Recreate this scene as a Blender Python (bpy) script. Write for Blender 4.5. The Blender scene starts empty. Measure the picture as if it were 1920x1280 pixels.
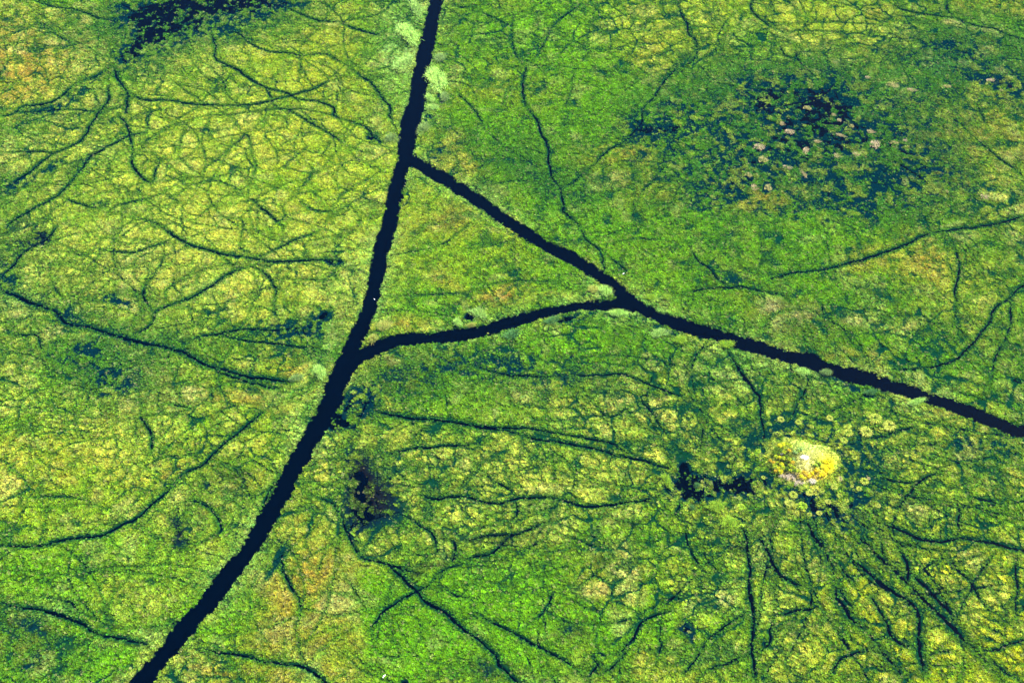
import bpy, math, random, numpy as np
from mathutils import Vector, Matrix
R = math.radians
SC = bpy.context.scene
COL = SC.collection
rng = np.random.default_rng(7)
random.seed(7)

# ------------------------------------------------------------------ camera
H, DEP, LENS = 495.0, R(48.0), 50.0
cam_d = bpy.data.cameras.new('camera')
cam_d.lens = LENS; cam_d.sensor_width = 36.0
cam_d.clip_start = 1.0; cam_d.clip_end = 20000.0
cam = bpy.data.objects.new('camera', cam_d); COL.objects.link(cam)
cam.location = (0, 0, H); cam.rotation_euler = (R(90) - DEP, 0, 0)
SC.camera = cam

# ------------------------------------------------------------------ light
SUN_EL, SUN_AZ = R(46.0), R(52.0)           # azimuth measured from +Y (away from the camera) towards +X
w = bpy.data.worlds.new('World'); SC.world = w; w.use_nodes = True
nt = w.node_tree; bg = nt.nodes['Background']
sky = nt.nodes.new('ShaderNodeTexSky'); sky.sky_type = 'NISHITA'; sky.sun_disc = False
sky.sun_elevation = SUN_EL; sky.sun_rotation = SUN_AZ
nt.links.new(sky.outputs[0], bg.inputs[0]); bg.inputs[1].default_value = 0.09
sun_d = bpy.data.lights.new('sun', 'SUN'); sun_d.energy = 5.0; sun_d.angle = R(0.5); sun_d.color = (1.0, 0.95, 0.85)
sun = bpy.data.objects.new('sun', sun_d); COL.objects.link(sun)
sv = Vector((math.sin(SUN_AZ) * math.cos(SUN_EL), math.cos(SUN_AZ) * math.cos(SUN_EL), math.sin(SUN_EL)))
sun.rotation_euler = sv.to_track_quat('Z', 'Y').to_euler(); sun.location = (200, 600, 300)
SC.view_settings.view_transform = 'Standard'; SC.view_settings.look = 'None'
SC.view_settings.exposure = 2.1; SC.view_settings.gamma = 1.0

# ------------------------------------------------------------------ helpers
SD, CD = math.sin(DEP), math.cos(DEP)
def at(px, py):
    """ground point seen at a pixel of the 1920x1280 photograph"""
    x = (px - 960) / 1920 * 36 / LENS; u = (640 - py) / 1920 * 36 / LENS
    d = np.array([x, u * SD + CD, u * CD - SD])
    t = H / -d[2]
    return np.array([d[0] * t, d[1] * t])
def metres(px, py):
    a, b = at(px - 1, py), at(px + 1, py); c, d = at(px, py - 1), at(px, py + 1)
    return np.linalg.norm(a - b) / 2, np.linalg.norm(c - d) / 2
def setp(o, label=None, cat=None, group=None, kind=None):
    if label: o['label'] = label
    if cat: o['category'] = cat
    if group: o['group'] = group
    if kind: o['kind'] = kind
    return o
def mesh_obj(name, V, F, mat, parent=None, cols=None, link=True, smooth=False):
    me = bpy.data.meshes.new(name)
    V = np.asarray(V, dtype=np.float32); F = np.asarray(F, dtype=np.int32)
    me.vertices.add(len(V)); me.vertices.foreach_set('co', V.ravel())
    k = F.shape[1]
    me.loops.add(F.size); me.loops.foreach_set('vertex_index', F.ravel())
    me.polygons.add(len(F)); me.polygons.foreach_set('loop_start', np.arange(0, F.size, k, dtype=np.int32))
    if smooth: me.polygons.foreach_set('use_smooth', np.ones(len(F), bool))
    me.update(calc_edges=True)
    if cols is not None:
        a = me.color_attributes.new('col', 'FLOAT_COLOR', 'POINT')
        a.data.foreach_set('color', np.asarray(cols, dtype=np.float32).ravel())
    me.materials.append(mat)
    o = bpy.data.objects.new(name, me)
    if link: COL.objects.link(o)
    if parent: o.parent = parent
    return o

def _h(ix, iy, seed):
    n = (ix.astype(np.int64) * 374761393 + iy.astype(np.int64) * 668265263 + seed * 1442695041) & 0x7fffffff
    n = ((n ^ (n >> 13)) * 1274126177) & 0x7fffffff
    n = ((n ^ (n >> 15)) * 461845907) & 0x7fffffff
    return ((n ^ (n >> 14)) & 0xffffff).astype(np.float32) / np.float32(0x1000000)
def vnoise(x, y, s, seed):
    x = x / s; y = y / s
    ix = np.floor(x); iy = np.floor(y); fx = (x - ix).astype(np.float32); fy = (y - iy).astype(np.float32)
    ix = ix.astype(np.int64); iy = iy.astype(np.int64)
    fx = fx * fx * (3 - 2 * fx); fy = fy * fy * (3 - 2 * fy)
    a = _h(ix, iy, seed); b = _h(ix + 1, iy, seed); c = _h(ix, iy + 1, seed); d = _h(ix + 1, iy + 1, seed)
    return (a + (b - a) * fx) * (1 - fy) + (c + (d - c) * fx) * fy
def fbm(x, y, s, seed, octs=3, g=.5):
    t = 0; a = 1.0; n = 0
    c, sn = math.cos(.6), math.sin(.6)
    for k in range(octs):
        t = t + a * vnoise(x, y, s, seed + 17 * k); n += a; a *= g; s /= 2.03
        x, y = x * c - y * sn, x * sn + y * c
    return t / n
def voronoi(x, y, s, seed, jit=.9):
    """returns (F1, F2-F1, random value of the nearest cell), distances in metres"""
    gx = x / s; gy = y / s
    ix = np.floor(gx).astype(np.int64); iy = np.floor(gy).astype(np.int64)
    f1 = np.full(gx.shape, 9., np.float32); f2 = f1.copy(); cid = np.zeros(gx.shape, np.float32)
    for dx in (-1, 0, 1):
        for dy in (-1, 0, 1):
            jx = ix + dx; jy = iy + dy
            px = jx + .5 + jit * (_h(jx, jy, seed) - .5); py = jy + .5 + jit * (_h(jx, jy, seed + 5) - .5)
            d = np.hypot(px - gx, py - gy).astype(np.float32)
            near = d < f1
            f2 = np.where(near, f1, np.minimum(f2, d)); cid = np.where(near, _h(jx, jy, seed + 9), cid); f1 = np.where(near, d, f1)
    return f1 * s, (f2 - f1) * s, cid
def sstep(a, b, v):
    t = np.clip((v - a) / (b - a), 0, 1); return t * t * (3 - 2 * t)

# ------------------------------------------------------------------ the marsh: layout data
# channels: pairs of opposite bank points
CH_A = [(843,-90,868,-90),(825,-40,850,-40),(807,0,830,0),(792,67,816,67),(776,133,806,133),(768,183,798,183),(751,233,787,233),(748,267,778,267),(746,300,774,300),
        (735,333,758,333),(728,367,755,367),(714,427,743,427),(698,477,728,477),(688,544,713,544),(673,594,700,594),(657,627,687,627),
        (641,660,670,660),(619,704,658,704),(611,727,650,727),(598,760,636,760),(581,794,618,794),(547,854,583,854),(530,886,561,886),
        (515,920,547,920),(483,970,520,970),(457,1020,493,1020),(437,1046,473,1046),(403,1086,445,1086),(367,1136,407,1136),(320,1186,360,1186),
        (294,1220,334,1220),(243,1280,285,1280),(190,1340,236,1340),(110,1430,160,1430)]
CH_B = [(772,286,764,306),(785,297,785,322),(837,327,837,352),(880,353,880,379),(923,383,923,408),(977,421,974,443),(1017,447,1014,467),(1067,470,1062,492),
        (1107,494,1102,517),(1140,517,1134,538),(1173,544,1168,566),(1207,570,1203,589),(1240,587,1237,606),(1280,599,1277,622),(1347,618,1344,641),
        (1413,639,1411,661),(1480,659,1478,680),(1520,665,1516,690),(1557,684,1553,703),(1613,694,1609,720),(1663,710,1659,733),(1713,727,1709,747),
        (1763,744,1759,764),(1813,760,1807,780),(1880,787,1874,807),(1935,806,1929,826),(2010,834,2004,856),(2120,872,2114,900),(2300,930,2290,960)]
CH_C = [(650,668,644,705),(673,660,673,684),(713,636,720,659),(757,626,762,647),(807,624,811,643),(853,617,860,640),(900,613,910,630),(940,600,952,617),
        (987,586,998,604),(1040,574,1046,588),(1090,568,1100,581),(1140,563,1150,582),(1175,556,1185,586)]
T = {1:(0,0),2:(640,0),3:(1280,0),4:(0,427),5:(640,427),6:(1280,427),7:(0,853),8:(640,853),9:(1280,853)}
# trails: tile | width | x,y x,y ...   (tile coordinates are photo pixels times three from the tile's corner)
TR = """
1|2.6|1195,150 1195,210 1215,260 1210,330 1260,365 1330,390 1380,430 1450,475 1520,505 1610,525 1680,560 1790,575 1880,610 1878,650 1919,675
1|2.2|1480,480 1510,520 1530,570 1560,605 1610,620 1700,665 1770,710 1850,750 1919,800
1|2.2|1285,140 1290,170 1350,195 1390,235 1450,270 1530,295 1620,300 1700,315 1830,308 1870,325 1919,355
1|2.8|1560,30 1640,60 1700,85 1790,118 1919,128
1|3|650,0 700,30 760,70
1|2.2|180,0 260,30 350,50 430,58 490,80 560,105 640,125 700,140
1|1.6|200,100 240,150 300,190 360,225 410,265 450,310
1|7|900,190 820,230 740,280 680,320 640,370
1|4|640,370 590,400 540,430 480,455
1|3.5|640,380 660,440 700,500 720,530 715,600 712,640
1|3|480,455 420,480 370,520 330,555 280,580 200,595 130,600 80,640 0,660
1|2|80,640 200,630 330,620 440,620 540,640
1|2.8|720,520 790,560 850,570 950,568 1050,585 1130,592 1230,595 1330,598 1430,590 1530,570 1640,540 1760,505 1830,470
1|3.2|620,480 605,520 610,570 560,630 530,680 500,720 490,750 460,790 410,820 350,850 300,870 240,910 180,960 120,1000 60,1040 0,1060
1|2|545,640 620,620 690,600 715,580
1|3|660,640 700,690 720,720 730,760 740,800 745,860 745,920 780,980 820,1020 850,1030
1|3.2|820,750 730,765 690,785 620,820 550,860 500,890 470,940 430,990 390,1040 330,1100 260,1140 200,1170 150,1200 80,1240 40,1280
1|2|330,1100 400,1135 460,1150 530,1175 600,1170
1|2|0,865 80,860 180,855 300,862 350,850
1|1.5|830,320 835,400 830,450 800,500
1|1.8|500,805 580,795 650,785 720,765
1|2|600,1200 660,1160 740,1140 830,1120 900,1095 960,1070
1|1.7|1140,1000 1150,950 1210,910 1270,860 1340,800 1390,760 1410,820 1420,880 1440,940 1410,1030
1|1.5|1140,790 1140,830 1155,880 1155,950
1|1.5|1005,890 1050,930 1100,970 1150,1000 1220,1020 1300,1050 1340,1070 1400,1110
1|2|850,860 900,910 870,960 870,1010 850,1030
1|1.8|900,750 960,710 1040,690 1120,665 1200,650 1300,650 1400,635 1500,620 1610,618 1750,625 1850,650 1919,670
1|1.5|1180,380 1230,430 1265,490 1278,570
1|1.4|940,430 1000,480 1050,520 1100,545 1140,580
1|1.4|1070,250 1110,330
1|1.5|1840,500 1895,530 1890,600
1|1.5|1520,640 1480,720
1|1.5|1690,1090 1760,970 1740,930
1|2|1400,1120 1480,1180 1560,1250 1600,1280
1|2|1690,1140 1780,1190 1919,1195
1|2|740,1220 830,1240 930,1280
1|1.5|0,215 80,190 200,150 330,120 440,95
1|1.5|0,245 100,240 210,210
1|1.6|630,300 660,270 700,220 715,150
1|1.6|530,310 600,320 680,320
1|1.6|520,490 545,560 580,620
1|1.6|530,760 600,720 660,680
1|1.5|1010,880 1020,790 1050,720
1|1.5|850,570 840,660 820,760
1|1.5|1690,320 1690,430
2|1.5|160,5 300,15 490,18
2|1.5|240,30 220,80 130,100 0,130
2|2.8|0,135 60,160 130,180 230,205
2|2.6|0,355 60,390 100,430 160,460 200,510 240,570 280,610 270,650 285,685
2|1.6|280,610 320,570
2|2.4|0,675 60,690 130,715 160,740 180,775 220,800
2|1.6|0,805 80,845 170,870
2|1.6|100,425 200,400 330,360
2|3|600,30 680,45 760,40
2|2|760,60 850,100 960,155
2|2|970,100 960,160 965,230 975,300 1010,350 1040,385
2|2|1350,0 1330,40 1270,80 1210,130 1170,190 1130,260 1110,310 1070,350 1040,385
2|3|1040,385 1025,440 1022,500 1030,580 1070,640 1105,690 1115,740 1150,800 1165,850 1165,900 1180,960 1190,1010 1230,1060 1240,1110 1250,1160 1245,1190 1290,1225 1340,1280
2|1.5|1030,540 980,500 950,490 920,550 925,600
2|2|650,500 665,540 720,590 760,640 790,690 800,730
2|1.5|800,730 870,790 940,850 1010,880 1080,930 1140,970
2|2.6|1919,370 1870,400 1800,480 1760,550 1720,590 1690,640 1690,690 1640,750 1590,800 1530,830 1470,870 1430,920 1370,970 1310,1020 1250,1060
2|1.5|1435,0 1430,60 1400,130 1385,230 1350,290
2|1.5|1330,380 1300,450 1290,530 1250,600
2|1.5|720,1055 800,1050 900,1030 1010,1020 1120,1025
2|1.5|710,830 770,910 800,950
2|1.8|1919,780 1880,840 1820,880 1810,950 1760,1010 1700,1070 1650,1180 1645,1280
2|1.5|0,1180 90,1170 150,1140
3|2.8|-30,20 -10,70 0,100 25,130 30,190 75,230 78,290 50,350 0,375
3|2.8|400,0 380,35 405,85 450,120 490,155 520,170
3|2|480,-20 510,50
3|2.6|1150,15 1250,60 1350,80 1480,98 1540,105 1580,125 1660,150 1750,165 1830,200 1919,222
3|2.8|1480,10 1490,60 1530,100
3|2|520,230 560,290 580,320 680,345
3|1.6|430,300 580,320
3|2|630,260 650,340 700,390 740,430 790,445
3|1.5|350,30 260,110 200,200 200,260 160,310 100,360
3|1.5|100,370 145,440 125,520 90,600 50,690
3|1.4|550,190 640,180 800,180 1000,190 1180,190
3|1.5|640,110 720,130 840,130 960,135 1090,145 1180,160
3|2|140,470 230,475 320,490
3|3.5|400,600 500,600 600,590 700,570 800,530 850,480
3|2.2|850,500 870,560
3|2|1440,610 1500,660 1560,700 1610,750 1680,810 1740,860 1800,910 1870,960 1919,1005
3|2|1650,590 1680,650 1720,720
3|2.6|1180,900 1240,940 1300,975 1370,1025
3|2|590,1010 680,1025 780,1040 850,1050
3|2|240,1020 290,1090 295,1150
3|2|1860,260 1900,310
3|2|1150,1140 1230,1170 1290,1190
3|2|1600,1100 1620,1180
3|1.5|510,90 515,150
3|1.5|640,100 650,150
4|4.4|0,350 60,375 120,400 180,430 260,450 320,480 360,530 420,550 500,560 580,585 660,610 760,640 860,660 960,680 1050,710 1110,750 1180,780 1260,800 1330,820 1400,840 1480,850 1560,860 1640,875
4|2.8|1180,780 1250,820 1330,850 1420,875 1500,895 1580,905
4|3|960,665 1040,640 1120,615 1200,605 1280,585 1350,575 1450,575 1550,580 1650,565
4|2.4|1240,600 1320,625 1400,640 1500,650 1600,660 1700,675 1800,690 1870,715
4|3|910,0 960,35 1010,70 1080,100 1160,125 1220,145 1300,160 1400,170 1500,190 1600,190 1700,187 1840,183 1919,190
4|3.2|1430,210 1360,235 1290,260 1230,300 1170,340 1100,385 1020,415 950,440 880,470 860,490
4|2|1410,195 1480,160 1560,120 1640,80 1720,50 1800,20
4|2.2|1430,225 1490,260 1530,310 1560,360 1540,410 1545,460 1560,500
4|1.5|1560,360 1590,300 1650,230
4|2|560,130 640,135 720,145 800,130 880,100 960,75
4|1.5|390,120 440,155 500,150 560,135
4|2.4|870,260 840,300 810,350 805,390 830,430 860,480 855,540 800,580 760,600
4|1.6|930,110 915,190 870,260
4|1.5|820,200 860,240
4|1.8|940,420 930,370 960,330 1030,290 1080,250 1120,220
4|1.5|1090,160 1080,210
4|1.8|490,190 470,230 480,270 530,290
4|1.8|290,260 300,320 330,370 360,400
4|3|320,0 260,70 200,100 130,140 80,210 0,280
4|2|1220,150 1290,200 1320,210
4|2.6|1919,190 1880,250 1900,300
4|2|0,610 60,605 150,605 210,610 230,680 290,700
4|2|930,990 1010,1005 1080,1015
4|1.8|1015,860 1018,1000
4|2.4|1225,850 1240,890 1235,930
4|2.2|1190,900 1195,960
4|2.2|790,1010 795,1070 830,1120 850,1160 855,1250 860,1280
4|1.8|760,1090 765,1180
4|3.2|1480,1040 1430,1080 1370,1130 1310,1180 1270,1210 1230,1250 1190,1280 1150,1330 1090,1360 1040,1380 990,1430 950,1480 900,1520 840,1565 800,1615 740,1650 690,1670 640,1700 590,1725 530,1735 450,1740 380,1755 300,1770 230,1788 150,1795 70,1790 0,1785
4|1.2|1480,1040 1560,980 1640,960 1740,920 1830,870
4|1.6|840,760 930,770 1020,770 1060,760
4|1.6|1240,740 1290,690
4|1.6|1620,290 1700,295 1830,300
5|2.2|1345,0 1360,40 1390,80 1430,110 1460,150 1470,200 1480,240
5|2.4|1480,150 1540,190 1600,240 1590,260
5|1.5|1430,105 1520,90 1630,70 1700,65 1830,75
5|1.8|250,390 380,385 500,380 600,375 700,370 770,350 850,320 900,310 1000,300 1090,305 1250,300
5|1.5|975,130 970,190 985,240
5|2.6|700,745 740,780 800,795 860,815 930,830 1040,835 1140,840 1230,832 1330,830 1400,835 1500,828 1570,822 1640,840 1700,870 1780,900 1850,930 1919,955
5|1.5|700,855 780,858 870,840 900,825
5|1.8|1340,840 1400,790 1440,780 1500,820
5|1.8|1440,780 1380,750 1350,730
5|1.8|1220,930 1280,880 1340,835
5|3.8|180,1030 240,1045 320,1060 400,1075 480,1080 560,1088 640,1095 720,1110 800,1130 880,1135 960,1150 1050,1180 1150,1195 1250,1210 1350,1230 1450,1250 1540,1280
5|2.8|640,1095 760,1115 900,1125 1030,1130 1130,1140 1230,1160 1350,1180 1440,1200 1500,1205 1560,1240 1620,1280
5|2.8|230,1275 330,1260 420,1240 520,1235 620,1225 700,1225 780,1210 850,1190
5|1.7|490,1080 460,1130 420,1170 330,1240
5|2.2|1670,940 1700,990 1750,1040 1790,1110 1830,1160 1850,1200
5|1.6|1260,940 1320,900 1400,910
5|1.8|1440,980 1470,1050 1540,1060 1600,1020 1660,1100 1730,1150
5|1.8|0,80 40,40 75,20
6|3.4|480,300 530,280 590,262 680,250 760,245 830,228 900,210 960,195 1030,175 1100,150 1160,130 1220,110 1280,85 1330,55 1400,35 1480,20 1560,8 1640,0 1780,-25 1919,-60
6|1.4|370,325 430,310 480,300
6|2.6|0,365 80,355 150,345 240,340 330,335 370,345 450,360 550,380 600,420
6|2.2|30,95 60,150 90,190 140,225 180,270 220,310 280,335
6|2.2|1525,90 1540,160 1555,220 1545,300 1530,370 1540,430 1530,510 1520,560
6|3|1990,270 1919,325 1870,360 1830,410 1770,440 1740,480 1730,530 1690,580 1640,640 1600,680 1560,720 1510,755 1450,770 1400,785 1300,795 1180,800
6|2|1840,420 1845,480 1840,560 1810,640 1780,680 1755,740 1745,800 1735,880 1745,940
6|1.5|1840,490 1790,520 1740,560 1690,590
6|2|750,390 790,460 785,510
6|2.2|810,510 860,545 900,570 920,610 960,660 990,700
6|1.6|1120,480 1135,540 1120,620
6|2.2|1500,920 1560,930 1620,945 1700,970
6|3.6|250,690 280,740 320,800 360,860 400,910 430,950 440,1010 440,1070 455,1130 460,1190
6|2.2|610,760 610,860
6|2.2|645,960 640,1030
6|2|850,1010 840,1070
6|2.2|60,1030 90,1090 110,1140 105,1200 90,1260
6|2|110,1135 170,1140 240,1155
6|1.8|250,880 290,940 340,970 370,1040 390,1080
6|1.6|240,910 320,930
6|2.2|900,1200 980,1195 1060,1185 1140,1170 1200,1150 1260,1130 1320,1125
6|1.8|1150,1200 1200,1230 1260,1240
7|3.4|0,830 60,845 140,860 230,872 300,890 360,910 420,930 470,955 510,990 560,1010 620,1022 700,1035 770,1050 830,1062
7|3|1140,1085 1200,1105 1270,1118 1350,1122 1420,1140 1490,1162 1560,1168 1640,1180 1710,1195 1760,1220 1820,1265 1850,1310
7|2|1715,190 1750,225 1810,245 1860,270 1890,300 1919,340
7|2.2|1585,560 1590,650 1620,710 1650,770 1690,830 1688,900 1660,970
7|1.5|1810,310 1760,360 1690,400
7|1.5|1660,970 1680,1050 1690,1120 1720,1180
7|1.5|1600,1050 1605,1150
7|1.5|1270,1120 1330,1190
7|1.6|880,150 830,190 780,240 740,290 700,300
7|2.2|1020,270 1090,260 1160,290 1210,330 1240,380 1240,430 1190,460 1120,500 1060,500 1020,460 1000,400
7|1.8|1300,250 1350,300 1370,300 1395,340 1385,400
7|1.8|130,235 230,240 330,235 400,240 480,260
7|1.8|370,250 355,330
7|2|260,800 340,815 400,830 440,880 520,920 570,940
7|1.6|740,850 760,910
7|1.5|470,1240 520,1180 600,1090
7|2.6|1560,130 1500,240 1470,320
8|2.6|0,340 20,410 50,470 80,530 110,575 170,595 230,605 300,625 370,645 430,665 490,685
8|3.8|270,625 320,670 370,720 420,770 460,810 520,850 590,890 640,940 700,990 760,1030 820,1080 860,1120 890,1180 940,1230 1000,1280
8|2.6|160,990 230,890 300,840 370,790 430,760 480,735 520,700 560,660 620,630 680,610
8|2.6|600,605 680,590 760,570 850,550 900,510 950,465 1030,430 1100,395 1160,380
8|2.4|640,490 720,480 800,460 900,448 1000,440 1080,420 1130,400
8|3|440,225 500,245 560,250 620,235 690,235 760,255 820,270 900,270 960,250 1050,240 1150,240 1250,255 1330,285 1400,290 1500,280 1580,270 1650,265 1720,250 1780,230
8|2|240,50 290,80 340,120 360,160
8|2|200,90 240,60 300,110 270,140 200,130 200,90
8|2.6|330,330 400,360 450,400 510,440 530,480 540,540
8|2|530,500 490,560 460,610
8|2.6|570,460 610,480 640,500 640,560 620,600
8|2|470,250 460,300 450,340
8|2|1185,0 1195,60 1195,150
8|2|750,60 820,120 880,160 940,190 980,240
8|3|1510,0 1600,15 1680,25 1750,50 1840,75
8|2|540,730 590,760 650,790 740,810
8|2.4|750,880 820,930 880,960 960,990 1010,1020 1070,1060 1130,1090 1200,1130 1260,1160 1310,1200 1360,1250 1390,1280
8|2|1020,980 1090,930 1140,880 1170,840 1180,790 1200,770
8|2|1160,470 1080,510 1030,540 990,600
8|2|1040,590 1070,640 1080,680
8|1.7|1180,610 1130,660 1080,690
8|2|1190,420 1260,460 1330,480 1420,510 1500,520
8|1.6|1560,580 1490,620 1420,680 1350,730 1290,740 1220,760
8|1.8|1230,780 1300,820 1370,860 1430,880 1480,920
8|2.6|1860,880 1780,900 1700,930 1670,980 1640,1040 1600,1070 1560,1110 1480,1130
8|2.4|1440,1240 1500,1210 1560,1160 1620,1090
8|2.2|1560,1110 1565,1190 1560,1260
8|2|1800,900 1790,1000 1795,1100 1770,1180
8|2|1919,790 1870,800 1810,860
8|1.6|280,930 290,1030 320,1090
8|1.6|550,980 610,1060
8|3|1420,1130 1440,1180 1400,1240
8|1.8|1350,1020 1310,1080 1230,1130
8|2|980,260 990,320 970,360
8|2|1080,280 1100,340
8|2|1190,280 1220,350
8|1.8|900,290 910,370
8|2.4|1900,270 1900,290 1870,340
9|7|700,350 720,430 770,500 810,560 840,640 850,720
9|6|850,720 870,800 910,860 950,920 1000,960 1060,1030 1110,1090 1160,1150 1220,1220 1270,1280
9|6.2|880,370 940,420 1000,470 1060,530 1120,590 1180,640 1230,690 1280,740 1340,800 1400,860 1470,920 1530,980 1580,1040 1640,1090 1700,1160 1760,1230 1800,1280
9|4.6|880,540 950,590 1020,640 1090,700 1150,750 1210,790 1270,820 1320,870 1330,950 1330,1030 1335,1100 1350,1180 1360,1230
9|4|1320,900 1330,1000 1330,1100
9|4|1030,340 1100,380 1170,405 1240,430 1310,460 1380,480 1450,488 1530,472 1620,475 1700,490 1780,505 1850,530 1919,540
9|4.6|1250,640 1310,690 1370,740 1420,800 1480,860 1530,910
9|4|1190,480 1220,540 1260,600 1270,660 1265,710
9|2.5|1460,90 1390,120 1320,160 1280,210 1240,260 1210,310 1190,370 1180,420 1200,480
9|2|1070,60 1130,80 1200,95 1260,80
9|2|1060,120 1180,145 1270,160 1350,130
9|2|1230,270 1380,275
9|2.4|1540,230 1555,330 1550,400 1530,470
9|2|1395,290 1390,370 1400,420
9|2|1550,200 1640,240 1740,260 1820,300
9|2|1640,310 1720,340 1800,380
9|3|300,400 340,420 365,480 365,550 380,620 370,700 375,790 395,850 400,930 395,1020 390,1090 400,1160 405,1240 410,1280
9|2.5|390,1110 320,1140 250,1170 190,1190 130,1220 90,1265
9|2.5|360,890 300,920 240,960 190,1000 140,1040 100,1100 50,1180 0,1230
9|2|190,1000 230,1060 240,1110
9|2|430,440 530,435 600,440 670,435
9|4|440,480 490,560 520,640 570,690 640,730 720,760
9|2.4|510,460 500,520 520,580
9|2|540,700 515,770 515,870
9|2|640,740 655,800
9|2.4|500,910 600,885 680,870 760,855
9|2.6|510,930 490,990 490,1060 440,1100
9|3.6|890,620 930,680 970,720
9|4|870,700 900,790 950,860
9|3.4|1060,800 1100,870 1150,950 1170,1010 1240,1070 1300,1070
9|2.6|1080,1080 980,1110 890,1150 860,1190 820,1260
9|2|890,1150 940,1180 970,1230 1000,1280
9|2|800,1010 860,1080 890,1120
9|2|870,980 920,1060 940,1120
9|2|1320,670 1380,620 1470,580
9|2|1260,510 1330,495 1400,485
9|2|1750,560 1700,620 1650,690 1620,760 1570,840 1540,910
9|2|1430,500 1500,570 1540,640 1620,720 1660,790 1700,850 1730,900
9|2.2|1880,560 1870,660 1880,750 1870,850 1880,950
9|1.8|1500,500 1490,560
9|2.8|1980,1000 1919,1040 1850,1060 1780,1090 1700,1100
9|2.8|1700,1120 1760,1170 1820,1230 1880,1260
9|2.4|1540,1110 1480,1100 1400,1120
9|2|1350,1000 1400,970 1450,960
9|2|15,400 30,500 70,590 110,650 150,670
9|1.8|45,590 75,700
9|1.7|170,560 165,650
9|2|0,490 100,500 230,510
9|2|0,1000 60,1070 90,1120
9|1.8|540,560 640,550 720,545
9|1.8|620,560 640,620 600,670
9|1.8|730,890 770,930 780,1000
9|1.8|640,870 620,930
9|1.6|720,1050 740,1130
9|2.2|1050,1280 1080,1220 1130,1180
9|1.8|1740,780 1800,850 1830,920
9|1.8|1630,920 1690,960 1780,1000 1830,1050
9|1.8|350,1130 360,1200 350,1270
9|2|460,1200 490,1280
9|2|180,1220 210,1280
"""
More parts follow.
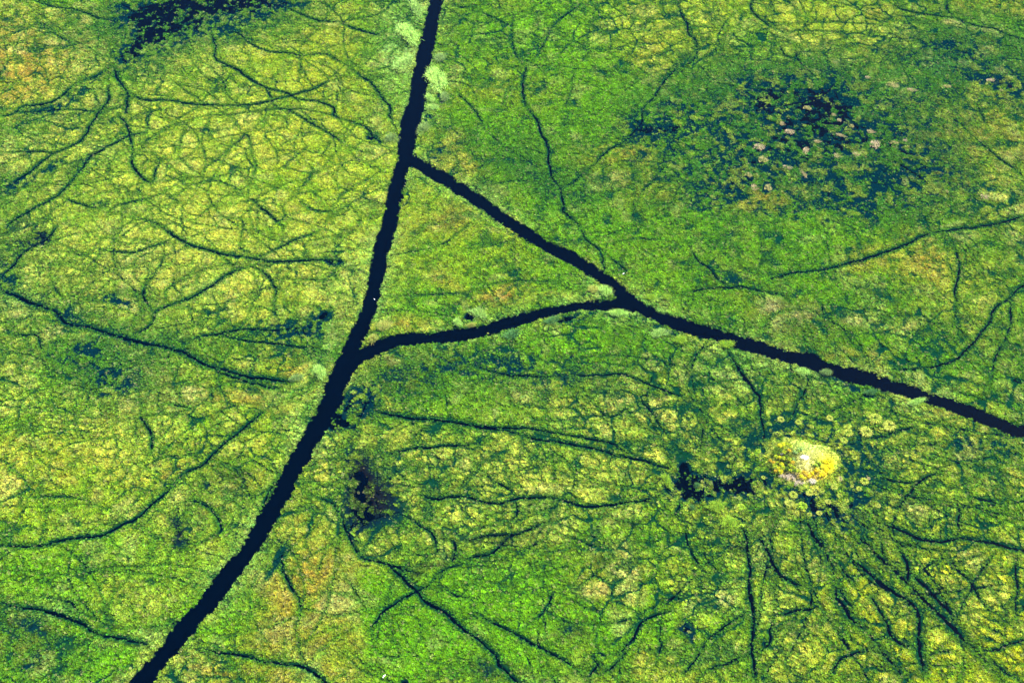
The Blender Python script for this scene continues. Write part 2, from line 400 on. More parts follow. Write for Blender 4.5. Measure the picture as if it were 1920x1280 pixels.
# wet, dark patches in photo pixels: x, y, rx, ry, turn (deg), strength
WET = [(385,10,160,22,-4,1.0),(290,38,60,24,-10,.85),(262,78,48,20,-35,.8),(240,105,26,14,-35,.6),(370,45,130,24,-5,.45),(520,12,70,14,0,.45),(170,165,80,10,-32,.5),(60,208,70,9,-18,.45),(180,215,30,30,0,.35),(110,310,70,12,-38,.45),(40,345,50,12,-25,.5),(1240,250,70,30,5,.4),(1430,300,110,30,0,.45),(1640,350,120,26,12,.45),(1240,310,60,40,10,.3),(1680,300,90,34,20,.45),(1800,340,80,20,20,.3),(1560,425,120,20,10,.35),(1350,385,90,26,0,.35),(1880,160,60,26,0,.4),(1260,200,70,26,0,.3),(330,50,90,32,-10,.35),
 (700,258,14,8,30,.9),(1430,250,80,12,0,.15),(1253,250,45,9,-3,.6),
 (1510,185,100,40,5,.5),(1433,190,30,22,0,.6),(1565,225,70,36,10,.55),(1530,270,80,30,10,.4),(1620,378,100,26,5,.35),(1670,277,36,16,10,.6),(1400,335,55,24,0,.5),
 (1483,180,12,6,0,.9),(1800,87,50,12,5,.5),(1900,160,25,12,0,.5),(1440,225,120,80,0,.22),(1400,360,120,50,10,.3),(1590,390,60,18,20,.4),
 (60,450,28,20,0,.65),(20,520,50,30,-30,.35),(115,590,35,14,25,.45),(200,560,60,10,20,.4),(630,490,18,12,0,.8),(640,460,10,40,5,.4),(605,600,24,24,-20,.8),(570,625,60,14,5,.65),(500,615,60,12,3,.4),
 (215,725,28,16,0,.6),(210,690,70,40,20,.4),(150,670,60,22,10,.35),(500,720,50,10,10,.4),
 (660,765,46,30,-20,.85),(640,790,30,14,-20,.7),(1070,671,7,5,0,.9),(1040,775,34,8,5,.5),(873,597,15,11,-20,1.25),(884,585,8,6,0,1.2),(995,601,16,5,-12,1.),(1075,596,26,9,0,.95),(1045,606,18,6,0,.6),
 (835,186,6,8,0,1.3),(840,130,10,50,5,.35),(810,225,14,12,0,.6),(815,285,22,20,20,.5),
 (1320,740,12,8,0,.6),(1363,530,40,14,0,.5),(1860,845,66,22,15,.55),(1820,830,40,14,20,.35),(1330,500,30,12,0,.3),
 (1560,714,60,7,17,.6),(1620,735,50,8,15,.55),(1500,705,40,7,15,.45),(1240,615,45,8,17,.5),(1300,640,50,8,17,.45),(1700,765,60,8,17,.45),
 (667,910,25,65,-6,1.0),(672,960,20,28,0,.6),(705,940,36,34,20,.5),(650,860,14,30,0,.45),
 (410,920,20,16,0,.45),(337,1000,18,22,0,.55),(520,1030,18,28,25,.55),(550,960,12,40,15,.4),(150,1055,90,16,8,.3),(45,1250,22,14,0,.5),(380,1000,60,40,0,.15),(490,1065,12,30,30,.5),
 (380,1205,26,12,30,.5),
 (1270,888,14,18,0,1.0),(1290,915,36,18,15,1.05),(1345,918,60,18,0,.75),(1310,938,24,12,0,.75),(1400,905,40,22,0,.5),
 (1555,938,100,22,8,.62),(1560,965,60,22,35,.5),(1600,890,70,40,10,.4),(1450,800,60,40,0,.42),(1530,800,60,36,0,.35),(1600,830,60,36,0,.3),(1380,850,50,40,0,.33),(1500,870,170,95,0,.22),
 (1297,1172,17,11,30,.85),(1310,1190,8,12,0,.7),(1017,1116,10,7,0,.8),(770,1266,8,10,40,.9),(1113,1230,12,10,0,.9),(1205,1100,14,6,0,.2),
 (730,1140,14,50,-12,.35),(1050,1200,24,20,0,.35),(890,1250,28,24,0,.35),(1260,920,24,30,10,.45),(1720,1205,18,26,5,.55),(1230,1210,20,14,0,.5),
 (1330,1145,14,8,0,.5),(1435,1212,12,6,-30,.7),(840,1040,30,10,-10,.2),(1190,905,30,30,0,.3),(1190,935,60,22,0,.3),
 (1430,1005,10,6,0,.4),(290,80,16,10,0,.3),(100,205,30,14,-15,.35),(60,240,60,30,-20,.3),(280,265,24,10,10,.4),(160,320,22,22,0,.4),(190,390,20,14,0,.4),(20,340,46,16,-15,.45),(120,350,70,40,-25,.2),
 (1520,250,280,130,5,.5),(950,700,280,46,4,.38),(1400,480,170,60,5,.28),(1720,620,200,90,5,.25),(1100,300,220,110,15,.22),(1750,150,190,80,0,.28),(1000,480,160,60,25,.18),(520,650,130,36,8,.35),(90,560,130,40,18,.35),(20,440,60,60,-20,.35),(200,700,150,70,10,.25),(420,60,190,40,-5,.35),(280,130,60,40,-30,.35),(1330,1010,60,60,0,.15),(100,1210,130,60,0,.22),(380,950,110,60,-20,.22),(720,900,80,80,0,.35),(700,980,60,50,20,.35),(1500,880,230,130,0,.22),(1400,910,90,34,0,.4),(1640,1020,120,90,35,.2),(1000,330,50,30,20,.25),(870,270,30,22,20,.25),(900,350,60,12,25,.25),(1060,370,44,18,0,.3),(940,700,120,26,5,.25),(780,720,70,30,0,.25),(870,640,90,9,-8,.3),(1150,600,110,10,3,.25),
 (300,640,60,20,10,.25),(230,560,60,24,15,.25),(60,880,60,50,0,.12),(1700,80,140,36,5,.2),(1870,130,70,60,0,.25),(1720,240,100,30,0,.1)]
# colour patches: kind, x, y, rx, ry, turn, strength
PAT = [
 ('moss',1380,330,420,210,0,.38),('moss',1000,690,330,60,4,.3),('gold',700,1130,200,90,0,.3),('dusk',1080,1060,120,40,0,.3),('green',1150,1000,300,110,0,.3),('moss',1300,1200,200,60,0,.25),
 ('teal',20,350,70,40,-20,.6),('teal',60,500,110,70,0,.6),('teal',330,60,230,46,-5,.75),('teal',250,130,90,50,-35,.65),('teal',60,235,90,34,-20,.5),('teal',215,690,110,60,10,.8),('teal',590,610,80,30,0,.6),('teal',1240,190,60,30,0,.45),
 ('teal',1780,110,150,50,5,.5),('teal',1510,220,200,90,5,.5),('teal',1420,330,140,40,5,.45),('teal',150,600,150,40,20,.5),('teal',1340,930,90,34,0,.6),('teal',1820,850,90,40,15,.5),('teal',1560,950,110,34,8,.5),('moss',950,710,260,50,4,.4),
 ('moss',150,330,170,30,-25,.45),('moss',420,265,140,16,-5,.4),('moss',560,440,100,22,5,.35),('moss',100,420,90,50,0,.4),('moss',300,760,180,50,10,.3),('moss',1720,640,190,60,0,.3),('moss',1320,330,70,90,0,.3),('moss',1660,300,90,60,20,.35),('moss',960,330,120,50,20,.35),
 ('deep',1480,260,330,150,5,.38),('green',1100,200,260,190,0,.45),('green',1350,480,300,90,5,.40),('deep',960,700,300,60,3,.40),('green',950,520,230,110,20,.30),('deep',1720,620,220,90,0,.18),('deep',1800,110,180,90,0,.25),
 ('deep',60,520,130,110,0,.30),('deep',230,700,180,70,10,.30),('green',150,1180,240,110,0,.40),('deep',100,1230,120,50,0,.25),
 ('lime',430,330,330,260,0,.75),('lime',560,130,150,60,20,.7),('straw',330,430,260,110,10,.5),('straw',470,250,150,70,0,.35),('lime',600,300,110,80,0,.5),('straw',280,520,150,60,10,.45),
 ('straw',150,120,160,90,0,.45),('gold',45,130,80,60,10,.75),('gold',30,70,60,40,0,.5),('gold',20,165,60,40,0,.7),('straw',120,260,110,50,0,.25),('straw',90,40,90,30,0,.3),
 ('green',230,150,30,16,0,.6),('green',120,10,60,14,0,.5),('green',210,420,110,50,0,.35),('green',520,460,90,30,0,.2),('green',60,560,40,30,0,.4),('straw',560,520,120,60,5,.4),('straw',330,560,60,30,0,.3),
 ('green',500,345,90,26,0,.4),('lime',640,1,60,30,0,.3),
 ('tan',30,575,30,12,10,.6),('tan',105,625,26,10,10,.6),('tan',240,495,40,22,0,.4),('tan',280,700,22,14,0,.4),('tan',370,740,60,20,0,.3),('tan',445,165,22,8,-20,.4),('tan',430,400,16,16,0,.2),
 ('deep',210,690,80,50,15,.8),('deep',330,640,90,24,10,.5),('deep',250,560,80,22,15,.5),('deep',280,45,150,40,-8,.5),
 ('lime',150,870,150,80,0,.45),('green',60,1060,90,40,5,.75),('green',160,950,160,30,-8,.55),('green',230,1020,90,26,-8,.6),('gold',330,880,70,24,-35,.5),('gold',130,900,120,50,0,.25),('straw',340,980,70,60,0,.55),
 ('straw',250,790,120,60,0,.35),('green',420,800,60,24,0,.6),('lime',480,800,90,50,-30,.5),('gold',545,690,30,18,10,.75),('gold',500,745,40,14,10,.5),('gold',440,725,24,14,0,.5),
 ('dusk',30,1190,60,45,0,.9),('green',120,1150,60,60,0,.4),('green',230,1250,70,50,-20,.7),('straw',280,1120,80,40,0,.35),('green',330,1070,60,30,0,.35),('lime',400,1040,80,30,-30,.4),
 ('gold',400,1245,60,26,0,.6),('green',420,1170,60,50,30,.6),('gold',630,1130,100,80,10,.85),('gold',560,1050,90,50,20,.6),('tan',650,1130,30,50,0,.4),('gold',610,1240,110,40,0,.65),('dusk',580,1230,60,20,0,.3),
 ('lime',540,870,50,60,20,.3),('straw',620,860,60,60,0,.4),('gold',585,880,22,26,0,.4),
 ('mint',752,80,40,75,8,1.3),('mint',800,290,0,0,0,0),('dusk',845,260,40,50,10,.5),('dusk',850,45,24,40,0,.5),('mint',815,190,22,50,0,.6),('mint',790,15,18,24,0,.6),('mint',700,300,40,70,0,.25),('lime',690,330,50,60,0,.5),('mint',640,520,36,70,-12,.4),('mint',605,690,40,34,-20,.6),('mint',570,790,28,50,25,.6),
 ('mint',500,930,16,70,22,.65),('mint',420,1050,40,12,-32,.5),('mint',290,1205,26,16,-30,.5),('mint',560,730,40,16,-20,.5),
 ('gold',900,180,46,28,0,.7),('gold',1010,182,50,24,0,.65),('gold',855,295,36,20,10,.8),('gold',1160,300,60,26,-10,.65),('gold',1220,360,50,30,0,.45),('gold',850,415,45,30,0,.6),('dusk',850,420,24,20,0,.5),
 ('green',1000,60,130,50,0,.7),('green',1100,80,80,30,0,.6),('green',930,230,90,60,20,.7),('green',1100,190,110,60,0,.6),('green',1050,420,120,60,20,.5),('deep',1240,190,70,30,0,.35),('deep',1000,320,90,40,25,.5),
 ('lime',1220,60,80,44,0,.5),('gold',1225,110,30,30,0,.5),('lime',1310,60,60,50,0,.5),('lime',1480,40,220,45,0,.75),('lime',1570,70,90,40,0,.5),('straw',1520,90,160,30,0,.35),('gold',1660,20,26,12,0,.6),
 ('green',1420,80,40,40,0,.5),('green',1300,230,80,60,0,.4),('green',1440,420,200,70,0,.75),('green',1330,290,60,50,0,.4),('deep',1500,210,180,90,0,.7),('deep',1430,330,160,60,0,.6),('deep',1620,380,150,40,0,.5),('deep',1800,90,140,60,0,.35),
 ('gold',1440,385,50,22,0,.5),('dusk',1780,290,120,70,20,.45),('gold',1860,240,60,60,0,.3),('green',1600,440,80,40,0,.5),('straw',1850,350,80,60,0,.25),('lime',1880,200,60,40,0,.35),
 ('gold',1625,505,50,26,-10,.8),('gold',1745,492,60,30,10,.85),('lime',1800,560,120,60,0,.35),('straw',1830,600,90,60,0,.3),('green',1560,540,120,40,10,.5),('green',1650,640,120,40,10,.6),
 ('tan',1440,585,30,22,60,.6),('tan',1510,600,24,10,0,.5),('tan',1630,600,30,18,10,.6),('tan',1690,610,20,14,0,.5),('gold',1590,672,50,10,8,.7),('dusk',1530,600,60,30,0,.5),('dusk',1400,500,90,30,0,.2),
 ('green',800,520,90,50,0,.4),('green',800,590,50,24,0,.7),('gold',780,605,26,13,25,.8),('gold',930,562,30,14,15,.8),('gold',830,525,70,14,15,.4),('gold',960,545,20,8,0,.4),('lime',900,470,100,50,0,.3),('gold',1060,555,60,8,0,.3),
 ('straw',715,614,30,16,-10,.9),('mint',1125,548,26,12,20,.85),('mint',1220,562,34,7,-4,.7),('mint',1150,590,60,8,0,.5),('mint',960,632,60,10,-12,.6),('mint',1250,630,60,10,15,.75),('mint',1350,650,70,9,16,.6),
 ('mint',1500,705,110,12,16,.45),('mint',1715,757,34,8,14,.7),('mint',1440,680,60,10,16,.4),('mint',1350,690,50,16,20,.4),
 ('green',1060,640,200,24,0,.5),('green',1000,680,120,30,0,.6),('dusk',720,720,80,20,-10,.5),('dusk',780,690,90,20,0,.4),('green',880,770,120,30,5,.5),
 ('straw',1180,780,130,50,15,.75),('tan',1200,770,50,30,15,.5),('straw',730,755,34,12,15,.6),('straw',1310,640,50,20,10,.3),('tan',1360,710,20,22,0,.5),('straw',1390,760,50,30,10,.4),('lime',1260,720,70,20,20,.4),
 ('straw',720,830,90,30,0,.5),('straw',820,840,90,16,0,.3),('green',1000,800,160,20,5,.5),('tan',1300,690,20,14,0,.5),
 ('straw',870,920,220,60,0,.55),('straw',760,1010,90,30,10,.55),('tan',845,1035,14,18,0,.8),('tan',1010,985,30,12,10,.6),('straw',930,1000,90,14,-8,.5),('straw',1180,900,60,40,0,.4),('tan',1170,955,40,12,5,.6),
 ('green',1250,960,60,50,0,.8),('green',1100,1150,240,90,5,1),('green',850,1200,160,80,0,1),('green',1000,1080,120,30,0,.7),('green',1330,1100,70,60,0,.8),('green',1180,1010,90,24,0,.5),('green',1400,1200,80,60,0,.5),
 ('gold',1150,1085,60,40,10,.7),('tan',1170,1090,20,26,20,.6),('tan',1150,1035,26,10,0,.5),('dusk',1050,1195,30,26,0,.9),('dusk',895,1250,36,26,0,.9),('gold',1220,1240,40,30,0,.5),('dusk',1120,1045,22,12,0,.5),('gold',1280,1080,26,20,0,.35),
 ('gold',960,1140,0,0,0,0),('green',700,1190,40,60,0,.7),('green',740,1110,80,40,10,.6),
 ('lime',1340,965,40,24,0,.9),('lime',1250,930,40,40,0,.6),('straw',1450,930,70,24,5,.6),('lime',1660,880,120,50,10,.4),('straw',1700,820,110,34,10,.45),('lime',1790,810,60,22,20,.7),('lime',1450,1010,0,0,0,0),
 ('straw',1500,1060,150,90,20,.45),('straw',1720,980,120,50,0,.4),('tan',1720,965,30,14,20,.4),('tan',1770,985,22,10,0,.5),('tan',1740,1070,36,36,0,.6),('straw',1740,1060,60,50,0,.5),('tan',1670,1140,20,26,0,.5),
 ('olive',1760,1140,260,160,0,.8),('lime',1560,1120,160,120,0,.5),('straw',1160,850,240,90,5,.35),('straw',200,480,200,120,0,.25),('lime',60,900,120,120,0,.3),('gold',1680,1240,120,40,0,.3),('olive',1800,1150,150,120,0,.6),('olive',1700,1180,80,60,0,.4),('olive',1880,1060,60,60,0,.6),('straw',1700,1170,30,40,0,.4),('tan',1500,1240,0,0,0,0),('straw',1490,1190,70,60,0,.5),('tan',1560,1160,26,16,0,.3),
 ('tan',1340,1130,26,20,0,.5),('tan',1340,1230,20,16,0,.4),('green',1620,940,60,30,0,.5),('green',1840,960,80,36,0,.4),('tan',1440,1010,24,20,70,.5),('olive',1880,1240,60,40,0,.4),
 ('burn',672,905,26,56,-6,.9),('burn',705,935,26,26,0,.6),('burn',820,1060,60,8,-22,.6),('burn',930,1000,60,10,-20,.4),('burn',1160,980,30,8,0,.4),('burn',330,995,14,20,0,.4),('burn',1380,1016,30,6,5,.5),('burn',60,455,30,22,0,.3),
 ('burn',430,905,30,20,0,.4)]
MOUND = (1505, 868)       # yellow island
PALE = {  # albedo of the vegetation kinds (linear)
 'lime':(.30,.36,.014),'straw':(.37,.39,.052),'gold':(.33,.23,.028),'green':(.105,.27,.003),'deep':(.016,.095,.018),'dusk':(.080,.080,.016),
 'tan':(.42,.36,.15),'mint':(.20,.36,.07),'olive':(.40,.41,.006),'burn':(.030,.022,.012),'mid':(.10,.215,.009),'moss':(.040,.145,.006),'teal':(.024,.110,.050)}

# ------------------------------------------------------------------ fields on one grid
STEP = 0.4
X0, X1, Y0, Y1 = -400.0, 400.0, 205.0, 800.0
gx = np.arange(X0, X1 + .01, STEP); gy = np.arange(Y0, Y1 + .01, STEP)
def grow(a, lim, n):
    s = STEP; out = []; v = a
    k = (abs(lim - a) / STEP) ** (1.0 / n)
    d = STEP; sgn = 1 if lim > a else -1
    while abs(v) < abs(lim) and (v < lim if sgn > 0 else v > lim):
        d *= 1.12; v += sgn * d; out.append(v)
    return out
gxo = np.array(grow(X0, -2600, 60)[::-1] + list(gx) + grow(X1, 2600, 60))
gyo = np.array(grow(Y0, -1500, 60)[::-1] + list(gy) + grow(Y1, 3500, 60))
ox = int(np.searchsorted(gxo, X0)); oy = int(np.searchsorted(gyo, Y0))
NX, NY = len(gx), len(gy)
line = np.zeros((NY, NX), np.float32)       # 1 in open water
halo = np.zeros((NY, NX), np.float32)       # greener growth along the lines
fringe = np.zeros((NY, NX), np.float32)
thin = np.zeros((NY, NX), np.float32)       # thinner, wetter growth beside the open line
def stamp(p, q, r0, r1, soft, st, hr, hs, tw=1.6):
    m = max(r0, r1) * 1.2 + max(soft * 2.2, hr * 2, tw, 12 if st > 1.5 else 0)
    x0, x1 = sorted((p[0], q[0])); y0, y1 = sorted((p[1], q[1]))
    i0 = int((x0 - m - X0) / STEP); i1 = int((x1 + m - X0) / STEP) + 2
    j0 = int((y0 - m - Y0) / STEP); j1 = int((y1 + m - Y0) / STEP) + 2
    i0, j0 = max(i0, 0), max(j0, 0); i1, j1 = min(i1, NX), min(j1, NY)
    if i1 <= i0 or j1 <= j0: return
    xx = gx[i0:i1][None, :]; yy = gy[j0:j1][:, None]
    dx, dy = q[0] - p[0], q[1] - p[1]; L2 = dx * dx + dy * dy + 1e-9
    t = np.clip(((xx - p[0]) * dx + (yy - p[1]) * dy) / L2, 0, 1)
    d = np.hypot(xx - p[0] - t * dx, yy - p[1] - t * dy) - (r0 + (r1 - r0) * t)
    v = st * np.clip(1 - (d + (0 if st > 1.5 else soft * .3)) / soft, 0, 1)
    line[j0:j1, i0:i1] = np.maximum(line[j0:j1, i0:i1], v)
    h = hs * np.clip(1 - d / (2 * hr), 0, 1) ** 1.5
    halo[j0:j1, i0:i1] = np.maximum(halo[j0:j1, i0:i1], h)
    if st > 1.5:
        m_ = r0 + 6; fringe[j0:j1, i0:i1] = np.maximum(fringe[j0:j1, i0:i1], np.exp(-np.maximum(d, 0) / 4.5))
    v = min(st, 1) * .85 * np.clip(1 - d / tw, 0, 1) ** 1.3
    thin[j0:j1, i0:i1] = np.maximum(thin[j0:j1, i0:i1], v)
def wiggle(P, amp, seg=2.2):
    """Catmull-Rom through the points, then small sideways meander"""
    P = [np.array(p, float) for p in P]
    Q = [2 * P[0] - P[1]] + P + [2 * P[-1] - P[-2]]
    out = []
    for i in range(1, len(Q) - 2):
        a, b, c, d = Q[i - 1:i + 3]
        n = max(2, int(np.linalg.norm(c - b) / seg))
        for k in range(n):
            t = k / n
            out.append(.5 * ((2 * b) + (c - a) * t + (2 * a - 5 * b + 4 * c - d) * t * t + (3 * b - a - 3 * c + d) * t ** 3))
    out.append(P[-1])
    out = np.array(out)
    return out + amp * (rng.random(out.shape) - .5)
channels = []
for C_ in (CH_A, CH_B, CH_C):
    L = np.array([at(a, b) for a, b, c, d in C_]); Rr = np.array([at(c, d) for a, b, c, d in C_])
    M = (L + Rr) / 2; tan = np.gradient(M, axis=0); tan /= np.linalg.norm(tan, axis=1)[:, None]
    hv = Rr - L; rad = .5 * np.abs(hv[:, 0] * tan[:, 1] - hv[:, 1] * tan[:, 0])
    k = np.arange(len(M)); kk = np.linspace(0, len(M) - 1, len(M) * 6)
    W = np.stack([np.interp(kk, k, M[:, 0]), np.interp(kk, k, M[:, 1])], 1); rr = np.interp(kk, k, rad)
    rr = rr * (1 + .14 * (rng.random(len(rr)) - .5) + .06 * np.sin(np.arange(len(rr)) * .9 + 1) * np.sin(np.arange(len(rr)) * .37))
    channels.append((W, rr))
    for i in range(len(W) - 1):
        stamp(W[i], W[i + 1], rr[i] - 1.5, rr[i + 1] - 1.5, 2.6, 1.6, 3.0, .35, 3.2)
trails = []
for ln in TR.strip().splitlines():
    t_, w_, ps = ln.split('|'); tx, ty = T[int(t_)]; w_ = float(w_)
    P = [at(tx + float(a) / 3, ty + float(b) / 3) for a, b in (s.split(',') for s in ps.split())]
    trails.append((w_, P))
for w_, P in trails:
    W = wiggle(P, .7)
    ph = rng.random() * 9
    s = np.arange(len(W))
    vary = .78 + .3 * np.sin(s * .35 + ph) * np.sin(s * .13 + 2 * ph) + .18 * (rng.random(len(W)) - .5)
    if w_ < 2: vary *= .85
    end = np.clip(np.minimum(s + .5, len(W) - .5 - s) / 4, .3, 1)
    r = np.clip(.08 * (w_ - 1.4) * vary, 0, 4) * end
    st = np.clip(.42 + .28 * w_, .7, 1.3) * np.clip(vary + .1, .55, 1.2) * (.4 + .6 * end)
    if w_ >= 5: st *= .62
    for i in range(len(W) - 1):
        stamp(W[i], W[i + 1], r[i], r[i + 1], .52 + .07 * w_, float(st[i]), 1.4 + .45 * w_, min(.5 + .12 * w_, .95), 1.5 + .50 * w_ + (1.0 * (w_ - 3) if w_ > 3 else 0))
# many fainter wandering animal paths between them
def netdens(x, y):
    v = np.full(np.shape(x), .50)
    for px, py, rx, ry, s in ((1600,1050,350,230,.28),(1250,800,180,90,.4),(760,930,170,90,.45),(250,330,330,330,.3),(330,740,330,150,.15),(1450,60,250,80,.3),
                              (1500,870,190,110,.4),(1080,960,200,60,.3),(1100,230,170,180,-.4),(1350,470,250,80,-.45),(1000,1180,330,80,-.25),(850,540,150,110,-.35),(1500,560,200,60,-.25),(200,1150,250,120,-.3),(600,1150,90,100,-.3),(1700,320,250,130,-.15)):
        c = at(px, py); mx, my = metres(px, py)
        v = v + s * np.exp(-(((x - c[0]) / (rx * mx)) ** 2 + ((y - c[1]) / (ry * my)) ** 2))
    return np.clip(v, .03, 1.2)
mc = at(*MOUND)
for n in range(38):                               # paths that leave the yellow island like spokes
    a0 = rng.uniform(0, 6.283); a = a0 + rng.normal(0, .3)
    if n % 3: a0 = rng.normal(-1.1, .65); a = a0 + rng.normal(0, .18)
    p = mc + rng.uniform(20, 40) * np.array([math.cos(a0), math.sin(a0)]); P = [p]; curv = 0
    for k in range(int(rng.uniform(10, 52))):
        curv = .93 * curv + rng.normal(0, .009); a += curv * 2.5
        p = p + 2.5 * np.array([math.cos(a), math.sin(a)]) + rng.normal(0, .2, 2); P.append(p)
    st = rng.uniform(.5, .95)
    for i in range(len(P) - 1):
        f = min(1, (i + 2) / 4, (len(P) - i) / 6)
        stamp(P[i], P[i + 1], 0, 0, .7, st * f * (.6 + .5 * rng.random()), 2.0, .7 * f, 2.3)
for n in range(2300):
    p = np.array([rng.uniform(-360, 360), rng.uniform(225, 780)])
    dens = float(netdens(p[0], p[1]))
    if rng.random() > dens: continue
    mc = at(*MOUND); dv = p - mc; dist = np.linalg.norm(dv)
    if dist < 150 and rng.random() < .7: a = math.atan2(dv[1], dv[0]) + rng.normal(0, .25)
    else: a = rng.uniform(0, 2 * math.pi) if rng.random() < .4 else rng.normal(2.6, .6)
    curv = rng.normal(0, .012); ln_ = rng.uniform(18, 120); P = [p.copy()]; k = 0
    while k < ln_:
        curv = .95 * curv + rng.normal(0, .012); a += curv * 2.5
        p = p + 2.5 * np.array([math.cos(a), math.sin(a)]) + rng.normal(0, .22, 2); P.append(p.copy()); k += 2.5
    st = rng.uniform(.3, .72)
    for i in range(len(P) - 1):
        f = min(1, (i + 1) / 4, (len(P) - i) / 4)
        stamp(P[i], P[i + 1], 0, 0, .6, st * f * (.6 + .6 * rng.random()), 1.6, .6 * f, 1.5)

xx, yy = np.meshgrid(gxo, gyo)
full = lambda a: np.pad(a, ((oy, len(gyo) - NY - oy), (ox, len(gxo) - NX - ox)))
vn = vnoise(gx[None, :] + 0 * gy[:, None], gy[:, None] + 0 * gx[None, :], 1.5, 97); vn2 = vnoise(gx[None, :] + 0 * gy[:, None], gy[:, None] + 0 * gx[None, :], 4.5, 98)
line = np.where(line > 1.25, line, np.clip(line * (.45 + .95 * (.6 * vn + .4 * vn2)), 0, 1.2))
bk = np.clip(fringe * 1.3 - .3, 0, 1) * ((line > .05) & (line < 1.5)); line = np.clip(line + bk * ((vn2 - .5) * .9 + (vn - .5) * .7), 0, 2)
line = full(line); halo = full(halo); thin = full(thin); fringe = full(fringe)
wx = xx + 7 * (fbm(xx, yy, 22, 3, 3) - .5) * 2; wy = yy + 7 * (fbm(xx, yy, 22, 4, 3) - .5) * 2
wx2 = wx + 2.2 * (fbm(xx, yy, 5, 5, 2) - .5) * 2; wy2 = wy + 2.2 * (fbm(xx, yy, 5, 6, 2) - .5) * 2
nd = netdens(xx, yy).astype(np.float32)
f1a, ea, ca = voronoi(wx2, wy2, 15.0, 11)
f1b, eb, cb = voronoi(wx2, wy2, 6.6, 21)
qt = (1 - .35 * np.exp(-(((xx - at(330, 350)[0]) / 150) ** 2 + ((yy - at(330, 350)[1]) / 170) ** 2)))
gate_a = qt * sstep(.34, .58, fbm(xx, yy, 45, 31, 2) * .6 + nd * .55 - .12 + .12 * ca)
gate_b = qt * sstep(.40, .64, fbm(xx, yy, 38, 33, 2) * .6 + nd * .60 - .15)
net = np.clip(1 - ea / 2.0, 0, 1) * gate_a * .95
net = np.maximum(net, np.clip(1 - eb / 1.5, 0, 1) * gate_b * .66)
halo = np.maximum(halo, np.clip(1 - ea / 4.5, 0, 1) * gate_a * .7); halo = np.maximum(halo, np.clip(1 - eb / 2.6, 0, 1) * gate_b * .55)
def ell(px, py, rx, ry, rot, power=1.5, warp=0.0):
    c = at(px, py); mx, my = metres(px, py)
    a = R(-rot); ux, uy = math.cos(a), math.sin(a)
    dx = (xx - c[0] + warp * (wx - xx)) / mx; dy = -(yy - c[1] + warp * (wy - yy)) / my      # in photo proportions, y down
    ca_, sa_ = math.cos(R(rot)), math.sin(R(rot))
    e = ((dx * ca_ + dy * sa_) / rx) ** 2 + ((-dx * sa_ + dy * ca_) / ry) ** 2
    return np.exp(-np.minimum(e, 30) ** power * .9).astype(np.float32)
def local_ell(acc, px, py, rx, ry, rot, st, power, warp, fn):
    """evaluate an elliptic patch only in the window it touches"""
    c = at(px, py); mx, my = metres(px, py); m = max(rx * mx, ry * my) * 2.3 + 8
    i0, i1 = np.searchsorted(gxo, (c[0] - m, c[0] + m)); j0, j1 = np.searchsorted(gyo, (c[1] - m, c[1] + m))
    s = (slice(j0, j1), slice(i0, i1))
    dx = (xx[s] - c[0] + warp * (wx[s] - xx[s])) / mx; dy = -(yy[s] - c[1] + warp * (wy[s] - yy[s])) / my
    cr, sr = math.cos(R(rot)), math.sin(R(rot))
    e = ((dx * cr + dy * sr) / rx) ** 2 + ((-dx * sr + dy * cr) / ry) ** 2
    fn(acc, s, (st * np.exp(-np.minimum(e, 30) ** power * .8)).astype(np.float32))
patch = np.zeros_like(line)
def addw(a, s, v): a[s] = 1 - (1 - np.clip(a[s], 0, .999)) * (1 - np.minimum(v, 1)) + np.maximum(v - 1, 0)
for px, py, rx, ry, rot, st in WET: local_ell(patch, px, py, rx, ry, rot, st, 1.3, 1.1, addw)
n1 = fbm(xx, yy, 3.2, 41, 3, .6); n2 = fbm(xx, yy, 26, 43, 4, .55); n3 = fbm(xx, yy, 90, 44, 3); n4 = fbm(xx, yy, 11, 45, 3, .55)
# wetness: open trails + patches broken up by noise
n5 = fbm(xx, yy, 7.0, 46, 3, .6)
broke = sstep(.30, .70, n1)
thin = np.maximum(thin, net * np.clip(.1 + 1.6 * n4, 0, 1.2))
mott = sstep(.40, .60, n1 * .4 + n5 * .35 + .25 * vnoise(xx, yy, 1.7, 48))
thin = np.maximum(thin, np.clip(patch, 0, 1) * (.30 + 1.15 * mott))
dark = np.zeros_like(line)
for kd, px, py, rx, ry, rot, st in PAT:
    if kd in ('deep', 'dusk', 'burn') and st > 0: local_ell(dark, px, py, rx, ry, rot, st * .55, 1.2, 1.3, addw)
thin = np.maximum(thin, dark * (.25 + 1.1 * sstep(.35, .65, n5)))
calm = np.zeros_like(line)
for px, py, rx, ry, st in ((350,330,380,260,.9),(1020,1180,330,90,.8),(1780,1120,220,150,.6),(300,850,300,200,.5),(620,1150,140,120,.8),(1500,50,300,70,.6),(760,250,120,250,.4)):
    local_ell(calm, px, py, rx, ry, 0, st, 1.0, .5, addw)
lively = 1 - calm
thin = np.maximum(thin, sstep(.52, .72, n5 * .5 + n2 * .5) * (.35 + .5 * broke) * lively)
thin = np.maximum(thin, sstep(.54, .76, n5) * .6 * lively); thin = np.maximum(thin, sstep(.53, .8, n1) * .5 * (.3 + .7 * lively))
wet = np.maximum(line, sstep(.62, 1.15, patch * (.55 + .75 * n1)) * .98)
isl = ell(MOUND[0], MOUND[1], 60, 46, 0, 3, .12)
clump = sstep(.60, .72, .6 * vnoise(wx, wy, 5.0, 66) + .4 * vnoise(xx, yy, 2.6, 67)) * np.clip(patch * 1.6, 0, 1) * (1 - np.clip(line, 0, 1))
clump *= .55 * sstep(20, 80, xx)
